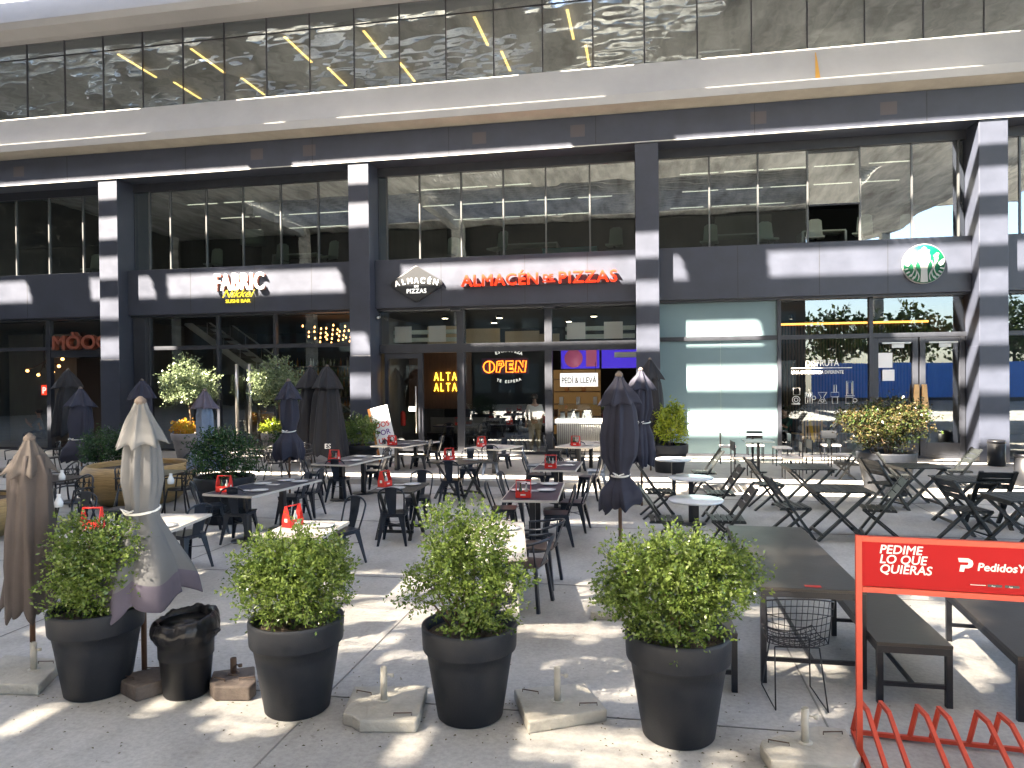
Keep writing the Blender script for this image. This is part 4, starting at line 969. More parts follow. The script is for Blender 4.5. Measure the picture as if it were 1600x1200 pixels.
for (x, y, a, l) in [
 (376,846,8,'at the near end of the table before the round leafy bush'),(330,834,-40,'at the near left corner of the table before the round leafy bush'),
 (458,816,84,'at the near right of the table before the round leafy bush'),(482,806,92,'at the far right of the table before the round leafy bush'),
 (530,782,4,'at the near end of the table beside the tall black parasols'),(492,772,-78,'on the left of the table beside the tall black parasols'),
 (585,768,90,'at the near right of the table beside the tall black parasols'),(590,757,82,'at the far right of the table beside the tall black parasols'),
 (617,739,-88,'at the left of the table under the leaning poster'),(657,739,86,'at the near right of the table under the leaning poster'),(676,730,95,'at the far right of the table under the leaning poster'),
 (617,848,6,'in front of the dark wood table left of centre'),(654,818,186,'facing forward behind the dark wood table left of centre'),
 (706,786,3,'in front of the dark wood table in the middle of the terrace'),(733,764,184,'facing forward behind the dark wood table in the middle'),
 (767,750,4,'in front of the sunlit table by the neon window'),(785,738,178,'with sunlit hoop behind the table by the neon window'),
 (788,840,-82,'at the near left of the nearest middle row table'),(806,818,-98,'at the far left of the nearest middle row table'),
 (870,850,100,'at the near right of the nearest middle row table'),(897,828,82,'at the far right of the nearest middle row table'),
 (838,776,-88,'at the near left of the second middle row table'),(836,757,-84,'at the far left of the second middle row table'),(866,776,8,'at the near end of the second middle row table'),
 (921,780,84,'at the near right of the second middle row table'),(932,768,96,'at the far right of the second middle row table'),
 (866,730,-84,'at the near left of the table before the ribbed counter'),(878,720,-90,'at the far left of the table before the ribbed counter'),(902,742,10,'at the near end of the table before the ribbed counter'),(948,742,86,'at the right of the table before the ribbed counter'),
 (534,882,160,'facing forward at the right end of the sunlit table behind the second planter'),
 (292,888,70,'right of the sunlit table behind the grey parasol'),(192,840,190,'facing forward behind the sunlit table behind the grey parasol'),(112,870,176,'partly hidden behind the leftmost planter')]:
    put(CH, x, y, a, 'metal chair '+l, CG)
put(AC, 822,945,80,'black tub armchair at the near right of the sunlit table behind the third planter', 'metal tub armchairs')
put(AC, 842,912,86,'black tub armchair at the far right of the sunlit table behind the third planter', 'metal tub armchairs')
# chairs seen inside the pizza shop
for (X, Y, a, l) in [(-5.0,21.8,180,'left of the two green grey chairs behind the neon window'),(-3.9,21.9,175,'right of the two green grey chairs behind the neon window'),(-6.3,22.1,40,'just inside the open door')]:
    place(CH, USED, (X, Y, .13), R_(a), 'metal chair indoors, '+l, 'metal chairs inside the pizza shop')
for k, (X, Y) in enumerate([(-6.1,22.2),(-4.5,22.6),(-3.4,23.2)]):
    t = thing('indoor_table', ['dark indoor table by the open door','dark indoor table behind the neon window','dark indoor table deep behind the neon window'][k], 'table', (X,Y,.13))
    MB().box(-.55,.55,-.35,.35,.72,.75).build('tabletop', M['tabtop'], t); MB().box(-.04,.04,-.04,.04,.02,.719).build('column', M['black'], t); MB().lathe([(.24,0),(.24,.02)],16,closed_top=True).build('base', M['black'], t)
    place(CD, USED, (X+.2, Y, .13+.7515), .3+k, 'red caddy on the '+t['label'], 'red caddies inside the pizza shop')
    for j in (-.35,-.05): place(PL, USED, (X+j, Y-.1, .13+.7515), 0, '%s plate on the %s' % ('left' if j < -.2 else 'middle', t['label']), 'white plates inside the pizza shop')

# ---- wooden folding sets
for (x, y, l) in [(1088,868,'nearest the long black table, front of the three'),(1080,818,'middle of the three in a row'),(1053,776,'farthest of the three, beside the bushy planter')]:
    put(RT, x, y, 0, 'round white marble table '+l, 'round white tables')
FG = 'black wooden folding chairs'
for (x, y, a, l) in [(1040,862,-84,'left of the nearest round white table'),(1137,862,90,'right of the nearest round white table'),(1030,808,-80,'left of the middle round white table'),(1125,812,88,'right of the middle round white table'),(1100,772,92,'right of the farthest round white table'),
 (1200,795,-84,'left of the leftmost small wooden table'),(1322,756,88,'right of the leftmost small wooden table'),
 (1236,838,-86,'left of the wooden table behind the long black table'),(1372,842,82,'with a red sticker, right of the wooden table behind the long black table'),
 (1385,795,-70,'with back toward the big shrub planter'),(1398,778,-88,'closest to the big shrub planter'),(1495,770,92,'with open slats near the rightmost pillar'),
 (1545,822,2,'seen square from behind near the red sign'),(1512,845,-78,'just above the middle of the red sign'),(1618,830,85,'cut by the right edge of the photo')]:
    put(FC, x, y, a, 'folding chair '+l, FG).scale = (1.08,1.10,1.02)
for (x, y, a, l) in [(1262,792,3,'leftmost, between the round tables and the big shrub'),(1309,840,2,'behind the far end of the long black table'),(1432,790,3,'right of the big shrub planter'),(1508,820,3,'behind the right half of the red sign'),(1600,860,4,'cut by the right edge of the photo')]:
    put(FT, x, y, a+90, 'wooden folding table '+l, 'black wooden folding tables').scale = (1.1,1.14,1.0)
# cushioned cafe terrace chairs
for (x, y, a, l) in [(1137,724,-90,'at the left of the tall pale table'),(1222,727,92,'at the right of the tall pale table'),(1180,722,175,'behind the small pale tables'),(1158,745,-88,'nearest the round white tables'),(1238,748,90,'before the wooden armchair'),(1252,742,96,'just left of the big shrub, front'),(1310,742,-95,'half behind the big shrub'),(1298,722,180,'behind, near the cafe counter poster')]:
    put(CC, x, y, a, 'slim chair with white seat '+l, 'white seated cafe chairs', z=.12)
for k, (x, y) in enumerate([(1176,722),(1185,738)]):
    g = G(x, y, .12); t = thing('small_square_table', ['small pale square table nearest the frosted glass','small pale square table in front of the other one'][k], 'table', (*g, .12))
    MB().box(-.32,.32,-.3,.3,.72,.745).build('tabletop', M['officec'], t, bevel=.005); MB().box(-.03,.03,-.03,.03,.02,.719).build('column', M['black'], t); MB().lathe([(.2,0),(.2,.02)],16,closed_top=True).build('base', M['black'], t)
# iron sets on the left terrace
for (x, y, a, l) in [(118,826,160,'facing forward left of the tan bowl'),(100,790,100,'behind the brown parasol'),(206,802,-84,'in front of the tan bowl'),(282,802,95,'right of the grey parasol'),(300,768,190,'behind the tan bowl at right'),(30,745,170,'by the blue poster'),(78,742,150,'left of the dark hedge ball'),(18,828,100,'at the far left edge'),
 (395,742,200,'nearest the blue parasol'),(432,752,10,'left of the navy parasol with white tie'),(470,748,80,'under the navy parasol with white tie'),(415,724,170,'before the sushi bar door handles'),(445,720,190,'right of the sushi bar door handles')]:
    put(IC, x, y, a, 'black iron lattice armchair '+l, 'black iron armchairs')
for (x, y, l) in [(250,800,'right of the grey parasol pole, over the tan bowl'),(85,812,'left of the tan bowl'),(30,790,'at the far left edge'),(412,745,'in front of the sushi bar entrance'),(465,735,'under the navy parasol with white tie'),(190,760,'behind the tan bowl')]:
    put(IT, x, y, 2, 'dark terrace table '+l, 'dark terrace tables')
for (x, y, l) in [(267,756,'on the table right of the grey parasol'),(92,792,'on the table left of the tan bowl'),(97,750,'by the far left chairs'),(448,706,'under the navy parasol'),(1299,728,'near the big shrub')]:
    g = G(x, y, .726); t = thing('napkin_holder', 'small white flask shaped napkin holder '+l, 'napkin holder', (*g, .726), group='white napkin holders')
    if x > 1200: bpy.data.objects.remove(t); continue
    MB().lathe([(.05,0),(.055,.06),(.03,.12),(.022,.14)],12,closed_top=True).build('body', M['white'], t); MB().lathe([(.026,.141),(.026,.17)],10,closed_top=True).build('neck', M['paper'], t)

# ---- long table, benches
def long_table(name, label, cat, nl, nr, far_y, z, wd=None, near=None):
    a = Vector((*G(*nl, z), 0)); b = Vector((*G(*nr, z), 0)); u = (b-a).normalized(); v = Vector((-u.y, u.x, 0)); W = (b-a).length
    fx = G(nl[0], far_y, z); L = abs((Vector((*fx,0))-a).y)/v.y
    t = thing(name, label, cat, (a.x, a.y, 0), math.atan2(u.y, u.x))
    MB().box(0,W,0,L,z-.025,z).build('top', M['tabbrown'], t, bevel=.003)
    s = .045
    fr = MB(); fr.box(.003,W-.003,.003,s,z-.075,z-.0255); fr.box(.003,W-.003,L-s,L-.003,z-.075,z-.0255); fr.box(.003,s,s+.001,L-s-.001,z-.075,z-.0255); fr.box(W-s,W-.003,s+.001,L-s-.001,z-.075,z-.0255); fr.build('frame', M['black'], t)
    for x in (.003, W-s):
        for y in (.003, L-s): MB().box(x,x+s-.003,y,y+s-.003,0,z-.0755).build('leg', M['black'], t)
    zz = .17 if z > .6 else .13
    for y in (.012, L-s+.01): MB().box(s+.001,W-s-.001,y,y+.025,zz,zz+.03).build('stretcher', M['black'], t)
    MB().box(W/2-.012,W/2+.012,.04,L-.05,zz+.002,zz+.028).build('long_stretcher', M['black'], t)
    return t
long_table('long_table', 'long black metal framed table running away from the wire chair', 'table', (1188,917),(1355,924),822,.75)
MB()
g = G(1270,916,.752); tag(MB().box(-.06,.06,-.025,.025,0,.002).build('table_sticker', M['red'], loc=(*g,.7515)), 'small red and white sticker on the near edge of the long black table', 'sticker')
long_table('bench', 'brown black bench to the right of the long table', 'bench', (1370,1003),(1490,1010),918,.45)
a = G(1502,953,.45)
long_table('bench', 'long brown black bench running out of the photo at the lower right', 'bench', (1590,1026),(1760,1040),926,.45)
long_table('bench', 'end of a brown black bench behind the fourth large planter', 'bench', (1035,985),(1153,990),930,.45)
# wire chair
def wire_chair():
    g = G(1240,1092); t = thing('wire_chair', 'black wire mesh basket chair at the end of the long black table', 'chair', (*g,0), R_(4)); m = M['black']; t.scale = (.78,.82,1)
    b = MB()
    def P(u, v):   # u across -1..1 ; v 0 seat front .. 1 back top
        w_ = .24+.06*v
        if v < .5: y = .22-.84*v; z = .44-.03*math.sin(v*2*PI)-.0+.05*u*u
        else: y = -.20-.24*(v-.5); z = .44+(v-.5)*.76+.02*u*u
        return (u*w_, y+.10*u*u*(v), z-(.06*u*u if v > .85 else 0))
    for i in range(13):
        u = -1+i/6; b.tube([P(u, j/14) for j in range(15)], .0032 if 0 < i < 12 else .006, 4)
    for j in range(15):
        v = j/14; b.tube([P(-1+i/8, v) for i in range(17)], .0032 if 0 < j < 14 else .006, 4)
    b.build('mesh_basket', m, t)
    for sx in (-1,1):
        l = MB(); l.tube([(sx*.20,-.12,.42),(sx*.23,-.26,.01),(sx*.23,.26,.01),(sx*.18,.12,.42)], .007, 6); l.build('leg', m, t)
    for c_ in ([(-.20,-.12,.42),(.20,-.12,.42)],[(-.18,.12,.42),(.18,.12,.42)]): MB().tube(c_,.006,6).build('cross_wire', m, t)
wire_chair()

# ================================================================== PLANTERS AND SHRUBS
def planter(name, label, loc, r=.345, h=.69, m='pot', group=None, soilz=.93):
    t = thing(name, label, 'planter', loc, 0, group)
    k = r/.345; q = h/.69
    pr = [(.225*k,0),(.238*k,.012*q),(.30*k,.40*q),(.318*k,.505*q),(.338*k,.507*q),(.343*k,.52*q),(.350*k,.665*q),(.348*k,.685*q),(.338*k,.69*q),(.322*k,.685*q),(.312*k,.64*q),(.290*k,.35*q)]
    MB().lathe(pr, 48).build('body', M[m], t)
    rng = random.Random(int(loc[0]*100)); n = 30
    b = MB(); b.lathe([(0,.62*q),(.15*k,.625*q),(.309*k,.612*q)], n, rf=lambda a, i: 1); o = b.build('soil', M['soil'], t)
    return t
def foliage(name, label, cat, loc, lobes, leaf=.028, m='leafg', n=60, per=16, seed=1, stems=8, z0=0, group=None, hollow=.25, spread=.09, upr=.5):
    """lobes: (x,y,z,rx,ry,rz,weight). Twigs start inside a lobe and carry rows of small leaves"""
    rng = np.random.default_rng(seed); t = thing(name, label, cat, loc, 0, group)
    V = []; TN = []
    tw = sum(l[6] for l in lobes)
    for l in lobes:
        k = int(n*l[6]/tw)
        d = rng.normal(size=(k,3)); d /= np.linalg.norm(d, axis=1)[:,None]
        rad = (hollow+(1-hollow)*rng.random(k))**.55
        rad *= 1+.16*np.sin(d[:,0]*7+seed)+.14*np.sin(d[:,1]*9+d[:,2]*6+seed*2)
        c = np.array(l[:3])+d*np.array(l[3:6])*rad[:,None]
        dirs = d*np.array([1,1,.5])+np.array([0,0,upr])+rng.normal(size=(k,3))*.45; dirs /= np.linalg.norm(dirs,axis=1)[:,None]
        tone = rng.random(k)
        s = np.linspace(0,1,per)[None,:,None]
        ln = (spread*(.6+.9*rng.random(k)))[:,None,None]
        P = c[:,None,:]+dirs[:,None,:]*s*ln*1.6+rng.normal(size=(k,per,3))*spread*.16
        P = P.reshape(-1,3); N = len(P)
        a = rng.normal(size=(N,3))*.8+np.repeat(dirs,per,axis=0)*.8; a /= np.linalg.norm(a,axis=1)[:,None]
        bb = np.cross(a, rng.normal(size=(N,3))); bb /= np.linalg.norm(bb,axis=1)[:,None]
        sz = leaf*(.65+.7*rng.random(N))[:,None]
        V.append(np.stack([P, P+a*sz*.5+bb*sz*.27, P+a*sz, P+a*sz*.5-bb*sz*.27], 1).reshape(-1,3))
        TN.append(np.clip(np.repeat(tone,per)*.75+rng.random(N)*.3+.0,0,1))
    V = np.concatenate(V); TN = np.concatenate(TN); nf = len(V)//4
    me = bpy.data.meshes.new('foliage'); me.vertices.add(len(V)); me.vertices.foreach_set('co', V.astype(np.float32).ravel())
    me.loops.add(nf*4); me.loops.foreach_set('vertex_index', np.arange(nf*4, dtype=np.int32))
    me.polygons.add(nf); me.polygons.foreach_set('loop_start', np.arange(0,nf*4,4,dtype=np.int32)); me.polygons.foreach_set('loop_total', np.full(nf,4,np.int32))
    me.update(calc_edges=True)
    at = me.attributes.new('tone','FLOAT','FACE'); at.data.foreach_set('value', TN.astype(np.float32))
    me.materials.append(M[m]); o = link(bpy.data.objects.new('foliage', me)); o.parent = t
    rr = random.Random(seed); b = MB()
    for i in range(stems):
        l = rr.choice(lobes); e = Vector((l[0]+rr.uniform(-.6,.6)*l[3], l[1]+rr.uniform(-.6,.6)*l[4], l[2]+rr.uniform(-.2,.6)*l[5]))
        s0 = Vector((e.x*.2+rr.uniform(-.04,.04), e.y*.2+rr.uniform(-.04,.04), z0)); md = (s0+e)/2+Vector((rr.uniform(-.04,.04),rr.uniform(-.04,.04),.05))
        b.tube([s0, md, e], [.010,.007,.003], 5)
    b.build('branches', M['stem'], t)
    return t
ST = lambda px, py, z=0: (*G(px, py, z), z)
PG = 'large black planters along the front'
p1 = ST(153,1078); p2 = ST(465,1105); p3 = ST(735,1116); p4 = ST(1060,1146)
planter('planter', 'large black planter at far left, between the brown and the grey parasol', p1, r=.335, h=.66, group=PG)
planter('planter', 'large black planter second from left, beside the bin with its liner', p2, r=.335, h=.67, group=PG)
planter('planter', 'large black planter third from left, between two concrete parasol bases', p3, r=.335, h=.66, group=PG)
planter('planter', 'large black planter furthest right, in front of the black bench end', p4, r=.345, h=.70, group=PG)
SG = 'small leaved shrubs in the large planters'
foliage('shrub', 'bright green small leaved shrub spilling from the leftmost large planter', 'shrub', p1,
  [(-.12,.0,.82,.22,.22,.24,3),(.12,.0,.86,.22,.22,.24,3),(-.02,.0,1.06,.26,.22,.22,3),(-.20,.02,1.12,.13,.14,.22,1.3),(.22,.02,1.12,.14,.14,.18,1.3),(.02,-.08,.70,.24,.2,.10,1)], n=1050, per=15, seed=11, stems=10, spread=.065, upr=.35, z0=.6, group=SG)
foliage('shrub', 'broad dense green shrub in the second large planter beside the bin', 'shrub', p2,
  [(-.14,.0,.84,.24,.24,.22,3),(.14,.0,.86,.22,.22,.24,3),(.0,.0,1.02,.32,.24,.18,4),(-.26,.0,1.05,.14,.14,.17,1.4),(.26,.02,1.06,.13,.14,.17,1.4),(-.36,.0,.88,.09,.1,.08,.4),(.06,0,1.20,.06,.06,.14,.35)], n=1300, per=15, seed=12, stems=10, spread=.065, upr=.35, z0=.6, group=SG)
foliage('shrub', 'tall open shrub with two upright plumes in the third large planter', 'shrub', p3,
  [(-.14,.0,.95,.13,.13,.26,2.2),(-.17,.0,1.24,.10,.10,.24,2.0),(.10,.0,1.22,.16,.13,.26,2.8),(.04,.0,.95,.17,.15,.20,2.0),(.16,-.05,.76,.14,.13,.13,1.2),(.30,-.02,.98,.14,.09,.08,.9),(-.32,.0,.96,.10,.07,.05,.4),(-.42,-.02,.80,.06,.05,.07,.3),(.05,-.2,.72,.13,.1,.08,.6)], n=980, per=15, seed=13, stems=14, spread=.065, upr=.35, z0=.6, group=SG)
foliage('shrub', 'wide rounded green shrub overhanging the rightmost large planter', 'shrub', p4,
  [(-.14,.0,.95,.30,.24,.24,4),(.14,.0,1.02,.28,.24,.22,4),(.0,.0,1.17,.34,.22,.16,3),(-.36,.0,.90,.13,.13,.13,1.1),(.34,.0,1.08,.14,.13,.18,1.4),(.0,-.12,.78,.28,.2,.12,1.6),(-.33,-.05,1.12,.10,.1,.1,.6)], n=1650, per=15, seed=14, stems=14, spread=.065, upr=.35, z0=.6, group=SG)
# middle and far planters
def potshrub(px, py, z, r, h, lob, mats, labp, labs, seed, m='pot', **kw):
    l = ST(px, py, z); planter('planter', labp, l, r=r, h=h, m=m); return foliage('shrub', labs, 'shrub', l, lob, m=mats, seed=seed, **kw)
potshrub(352,815,0,.48,.78,[(0,0,1.12,.48,.44,.34,4),(-.1,0,1.25,.36,.36,.26,2),(0,0,.86,.44,.4,.14,1)],'leafd','tall black planter left of the nearest row of pizza tables','round dark hedge bush left of the pizza tables',21,n=800,per=12,leaf=.04,spread=.10,stems=6,z0=.7)
potshrub(163,762,0,.45,.5,[(0,0,.92,.48,.44,.36,4),(.1,0,.75,.45,.42,.25,2)],'leafd','black planter behind the tan bowl','round dark hedge bush behind the tan bowl',22,n=560,per=12,leaf=.045,spread=.10,stems=5,z0=.45)
potshrub(1046,745,0,.44,.78,[(0,0,1.1,.40,.36,.32,3),(-.02,0,1.34,.32,.3,.26,2.4),(.12,0,1.55,.16,.16,.16,.8)],'leafy','black planter beside the frosted glass','yellow green bush beside the frosted glass',23,n=620,per=12,leaf=.05,spread=.10,stems=8,z0=.7)
potshrub(566,722,.12,.45,.48,[(0,0,.80,.46,.40,.32,3),(0,0,.95,.34,.3,.25,2)],'leafg','low black planter by the pillar beside the leaning poster','bushy green plant by the pillar beside the leaning poster',24,n=460,per=12,leaf=.05,spread=.10,stems=6,z0=.45)
potshrub(1385,772,0,.54,.85,[(-.45,0,1.45,.34,.32,.26,2.4),(.0,0,1.38,.45,.4,.34,3.4),(.42,0,1.42,.36,.32,.30,2.4),(-.02,0,1.10,.5,.42,.2,2),(-.68,0,1.50,.16,.15,.14,.6),(.15,0,1.68,.35,.3,.14,1)],'leafr','big black planter in front of the cafe doors','wide reddish green bush in front of the cafe doors',25,n=1000,per=12,leaf=.05,spread=.12,stems=12,z0=.8)
potshrub(455,722,.12,.3,.35,[(0,0,.6,.5,.3,.25,3)],'leafd','small black planter under the second olive tree','leafy plant under the second olive tree',26,n=260,per=10,leaf=.06,spread=.12,stems=4,z0=.3)
def olive(px, py, labt, labp, labf, seed, h=2.1):
    l = ST(px, py, .12); planter('planter', labp, l, r=.52, h=.75, m='potg')
    foliage('flowering_plant', labf, 'plant', l, [(-.12,-.1,.84,.3,.26,.20,3),(.18,-.1,.82,.26,.24,.16,1)], m='leaff' if seed % 2 else 'leafy', n=200, per=10, leaf=.06, spread=.09, seed=seed+5, stems=3, z0=.68)
    t = foliage('olive_tree', labt, 'tree', l, [(-.30,0,1.85,.42,.36,.24,3),(.30,0,1.85,.42,.36,.26,3),(0,0,2.15,.36,.32,.32,3),(-.55,0,2.25,.30,.26,.22,1.5),(.55,0,2.2,.24,.26,.26,1.2),(-.1,0,2.62,.22,.2,.26,1.2)], m='leafo', n=760, per=11, leaf=.065, spread=.14, seed=seed, stems=0)
    b = MB(); b.tube([(0,0,.66),(.02,0,1.1),(-.01,0,1.5),(0,0,1.8)],[.035,.03,.028,.02],8)
    for a in range(7): b.tube([(0,0,1.45+.05*a),(.3*math.cos(a*2.1),.25*math.sin(a*2.1),1.8),(.45*math.cos(a*2.1),.35*math.sin(a*2.1),2.1)],[.018,.012,.004],5)
    b.build('trunk', M['stem'], t)
olive(298,716,'grey green olive tree left of the sushi bar doors','grey clay planter of the left olive tree','yellow flowers under the left olive tree',31)
olive(438,716,'grey green olive tree right of the sushi bar doors','grey clay planter of the right olive tree','yellow green foliage under the right olive tree',42)
# tan bowls
def bowl(label, loc, s=1):
    t = thing('woven_bowl', label, 'planter', loc); t.scale = (s,s,s)
    MB().lathe([(.62,0),(.70,.03),(.98,.30),(1.05,.48),(1.0,.66),(.93,.76),(.90,.77),(.88,.74),(.92,.5)],48).build('body', M['rattan'], t)
    MB().lathe([(0,.66),(.885,.66)],32).build('soil', M['soil'], t)
bowl('wide woven tan bowl planter behind the grey parasol', ST(218,784)); bowl('part of a woven tan bowl at the left photo edge', (ST(-48,838)[0], ST(-48,838)[1], 0), .8)

# ================================================================== PARASOLS
def parasol(name, label, loc, body, cap, mats, pole=(0,2.3), n=8, amp=.22, tie=None, tiem='offw', seed=0, lean=(0,0), band=None, polem='wood', rot=0, group='closed parasols', hemdrop=.12):
    t = thing(name, label, 'parasol', loc, rot, group); t.rotation_euler = (lean[0], lean[1], rot)
    rg = random.Random(seed); ph = [rg.uniform(0,6.28) for _ in range(6)]
    def surf(prof, n, amp, hem, seg=96, capf=False):
        b = MB(); vs = []; K = len(prof)
        for i, (z, r) in enumerate(prof):
            u = i/(K-1)
            for j in range(seg):
                a = 2*PI*j/seg; f = 1-abs(math.cos(n*a/2+ph[0]+.35*math.sin(a+ph[1])+(.5*math.sin(3*u+ph[3]) if not capf else 0)))**.8
                if not capf: f = .62*f+.38*abs(math.cos(1.5*n*a/2+ph[4]+1.3*math.sin(a*2+ph[5])+2*math.sin(2*u)))**.6
                am = amp*(1 if not tie else .45+.55*min(1, abs(z-tie)/.25))
                rr = r*(1-am*.8+1.9*am*f)*(1+.10*math.sin(2*a+ph[2]+2.2*u)+.05*math.sin(5*a+ph[4]+6*u))
                zz = z-hem*(u**3)*(f-.5)*1.0-hem*(u**3)*.5*math.sin(a+ph[5])
                vs.append((rr*math.cos(a), rr*math.sin(a), zz))
        fs = [(i*seg+j, (i+1)*seg+j, (i+1)*seg+(j+1) % seg, i*seg+(j+1) % seg) for i in range(K-1) for j in range(seg)]
        b.add(vs, fs, True); return b
    def fine(pts, m=5):
        out = []
        for i in range(len(pts)-1):
            for q in range(m): 
                s = q/m; out.append((pts[i][0]*(1-s)+pts[i+1][0]*s, pts[i][1]*(1-s)+pts[i+1][1]*s))
        return out+[pts[-1]]
    fb = fine(body); ob_ = surf(fb, n, amp, hemdrop).build('canopy', M[mats[0]], t)
    s = ob_.modifiers.new('thick','SOLIDIFY'); s.thickness = .006
    if band:
        ob_.data.materials.append(M[band[1]])
        for p in ob_.data.polygons:
            if p.index//96 >= len(fb)-1-band[0]: p.material_index = 1
    oc_ = surf(fine(cap), 8, amp*.8, hemdrop*.30, capf=True).build('vent_cap', M[mats[1]], t); s = oc_.modifiers.new('thick','SOLIDIFY'); s.thickness = .005
    zt = cap[0][0]
    MB().lathe([(.035,zt-.03),(.045,zt-.01),(.042,zt+.01),(.015,zt+.035),(0,zt+.04)],14).build('finial', M['slabd'], t)
    MB().tube([(0,0,pole[0]),(0,0,zt-.02)],.021,10).build('pole', M[polem], t)
    if tie:
        rr = min(r for z, r in fb if abs(z-tie) < .12)*1.12
        b = MB(); b.tube([(rr*math.cos(a*PI/12), rr*math.sin(a*PI/12), tie+.02*math.sin(a*PI/12)) for a in range(24)], .011, 5, closed=True)
        b.tube([(-.02,-rr,tie),(-.07,-rr-.03,tie+.03),(-.03,-rr-.02,tie-.01),(.05,-rr-.03,tie+.02),(.0,-rr,tie)],.008,4)
        b.build('tie_strap', M[tiem], t)
    return t
P_ = ST(52,1050)
brown = parasol('parasol', 'closed brown canvas parasol at the far left edge', (P_[0],P_[1],.08),
  [(1.72,.10),(1.55,.155),(1.3,.165),(1.0,.175),(.75,.185),(.50,.20)], [(1.86,.03),(1.80,.06),(1.70,.115),(1.58,.18)], ('taupe','taupel'), n=7, amp=.20, seed=4, hemdrop=.16)
P_ = ST(226,1062)
grey = parasol('parasol', 'closed light grey parasol with faded purple hem and white strap', (P_[0],P_[1],.0),
  [(2.05,.08),(1.85,.115),(1.60,.135),(1.42,.115),(1.32,.12),(1.15,.20),(.98,.29),(.86,.34),(.72,.375)], [(2.24,.03),(2.17,.055),(2.05,.115),(1.90,.185)], ('greyc','greycl'), n=7, amp=.24, tie=1.37, seed=9, band=(6,'purplec'), hemdrop=.16)
text('letters', 'AS', .10, M['offw'], grey, (-.24,-.22,.86), rot=(PI/2-.25,0,-.35), extrude=.002, bold=.002)
P_ = ST(970,918)
parasol('parasol', 'closed navy parasol with white knotted strap in front of the round tables', (P_[0],P_[1],0),
  [(2.2,.10),(2.0,.15),(1.75,.175),(1.5,.165),(1.33,.10),(1.24,.11),(1.12,.20),(1.0,.22),(.92,.20)], [(2.42,.025),(2.34,.06),(2.2,.15),(2.08,.21)], ('navyc','navyc'), n=6, amp=.28, tie=1.29, seed=2, pole=(0,2.4), hemdrop=.10)
P_ = ST(1003,790)
parasol('parasol', 'closed navy parasol standing second behind the knotted one', (P_[0],P_[1],0),
  [(2.3,.12),(2.1,.19),(1.8,.22),(1.6,.17),(1.5,.15),(1.3,.22),(1.0,.26),(.8,.22)], [(2.52,.025),(2.42,.08),(2.3,.17),(2.15,.25)], ('navyc','navyc'), n=6, amp=.28, tie=1.55, seed=12, hemdrop=.12)
P_ = ST(1017,735,.12)
parasol('parasol', 'closed black parasol against the pillar beside the frosted glass', (P_[0],P_[1],.12),
  [(2.45,.14),(2.1,.26),(1.6,.32),(1.1,.35),(.6,.38)], [(2.68,.025),(2.55,.12),(2.4,.22),(2.2,.32)], ('blackc','blackc'), n=8, amp=.2, seed=7, tiem='offw')
for (x, y, sd, lab) in ((487,735,21,'closed tall black parasol, left one of the pair before the second pillar'),(513,738,22,'closed tall black parasol, right one of the pair before the second pillar')):
    P_ = ST(x, y)
    pp = parasol('parasol', lab, (P_[0],P_[1],0), [(2.45,.16),(2.0,.27),(1.5,.33),(1.0,.38),(.62,.42),(.42,.44)], [(2.74,.025),(2.62,.12),(2.4,.24),(2.15,.36)], ('blackc','blackc'), n=8, amp=.16, seed=sd, hemdrop=.1)
    text('letters', 'ZAS' if sd == 21 else 'ES', .17, M['offw'], pp, (-.25 if sd == 21 else .12,-.47,.66), rot=(PI/2-.12,0,.2), extrude=.002, bold=.003)
P_ = ST(453,775)
parasol('parasol', 'closed navy parasol with white strap left of the tall black pair', (P_[0],P_[1],0),
  [(2.2,.10),(1.9,.15),(1.6,.16),(1.4,.13),(1.3,.12),(1.1,.22),(.9,.24),(.75,.20)], [(2.38,.025),(2.28,.08),(2.12,.17),(1.98,.22)], ('navyc','navyc'), n=6, amp=.26, tie=1.34, seed=33, hemdrop=.1)
P_ = ST(322,780)
pb = parasol('parasol', 'closed faded blue parasol behind the round dark hedge bush', (P_[0],P_[1],0),
  [(2.0,.09),(1.7,.14),(1.4,.15),(1.2,.14),(1.0,.22),(.8,.28),(.6,.33)], [(2.2,.025),(2.1,.09),(1.95,.16),(1.82,.23)], ('bluec','purplec'), n=7, amp=.22, tie=1.18, tiem='black', seed=15, hemdrop=.1)
text('letters', 'AR', .20, M['offw'], pb, (-.12,-.27,.86), rot=(PI/2-.15,0,.1), extrude=.002, bold=.004)
P_ = ST(224,748)
parasol('parasol', 'closed navy parasol behind the top of the grey parasol', (P_[0],P_[1],0),
  [(2.2,.12),(1.9,.17),(1.5,.2),(1.1,.25),(.8,.27)], [(2.42,.025),(2.3,.12),(2.12,.22),(1.95,.30)], ('navyc','navyc'), n=7, amp=.22, seed=17)
P_ = ST(128,750)
parasol('parasol', 'closed dark navy parasol with white bow in front of the recessed doorway', (P_[0],P_[1],0),
  [(2.0,.14),(1.7,.25),(1.4,.27),(1.1,.25),(.98,.24),(.8,.36),(.6,.42),(.45,.38)], [(2.24,.025),(2.12,.12),(1.95,.21),(1.78,.31)], ('navyc','navyc'), n=6, amp=.2, tie=1.02, seed=19)
P_ = ST(108,722,.12)
parasol('parasol', 'closed black parasol deep in the recessed doorway', (P_[0],P_[1],.12),
  [(2.3,.14),(1.9,.24),(1.4,.30),(.8,.36)], [(2.62,.025),(2.5,.12),(2.3,.24),(2.1,.34)], ('blackc','blackc'), n=7, amp=.2, seed=20)

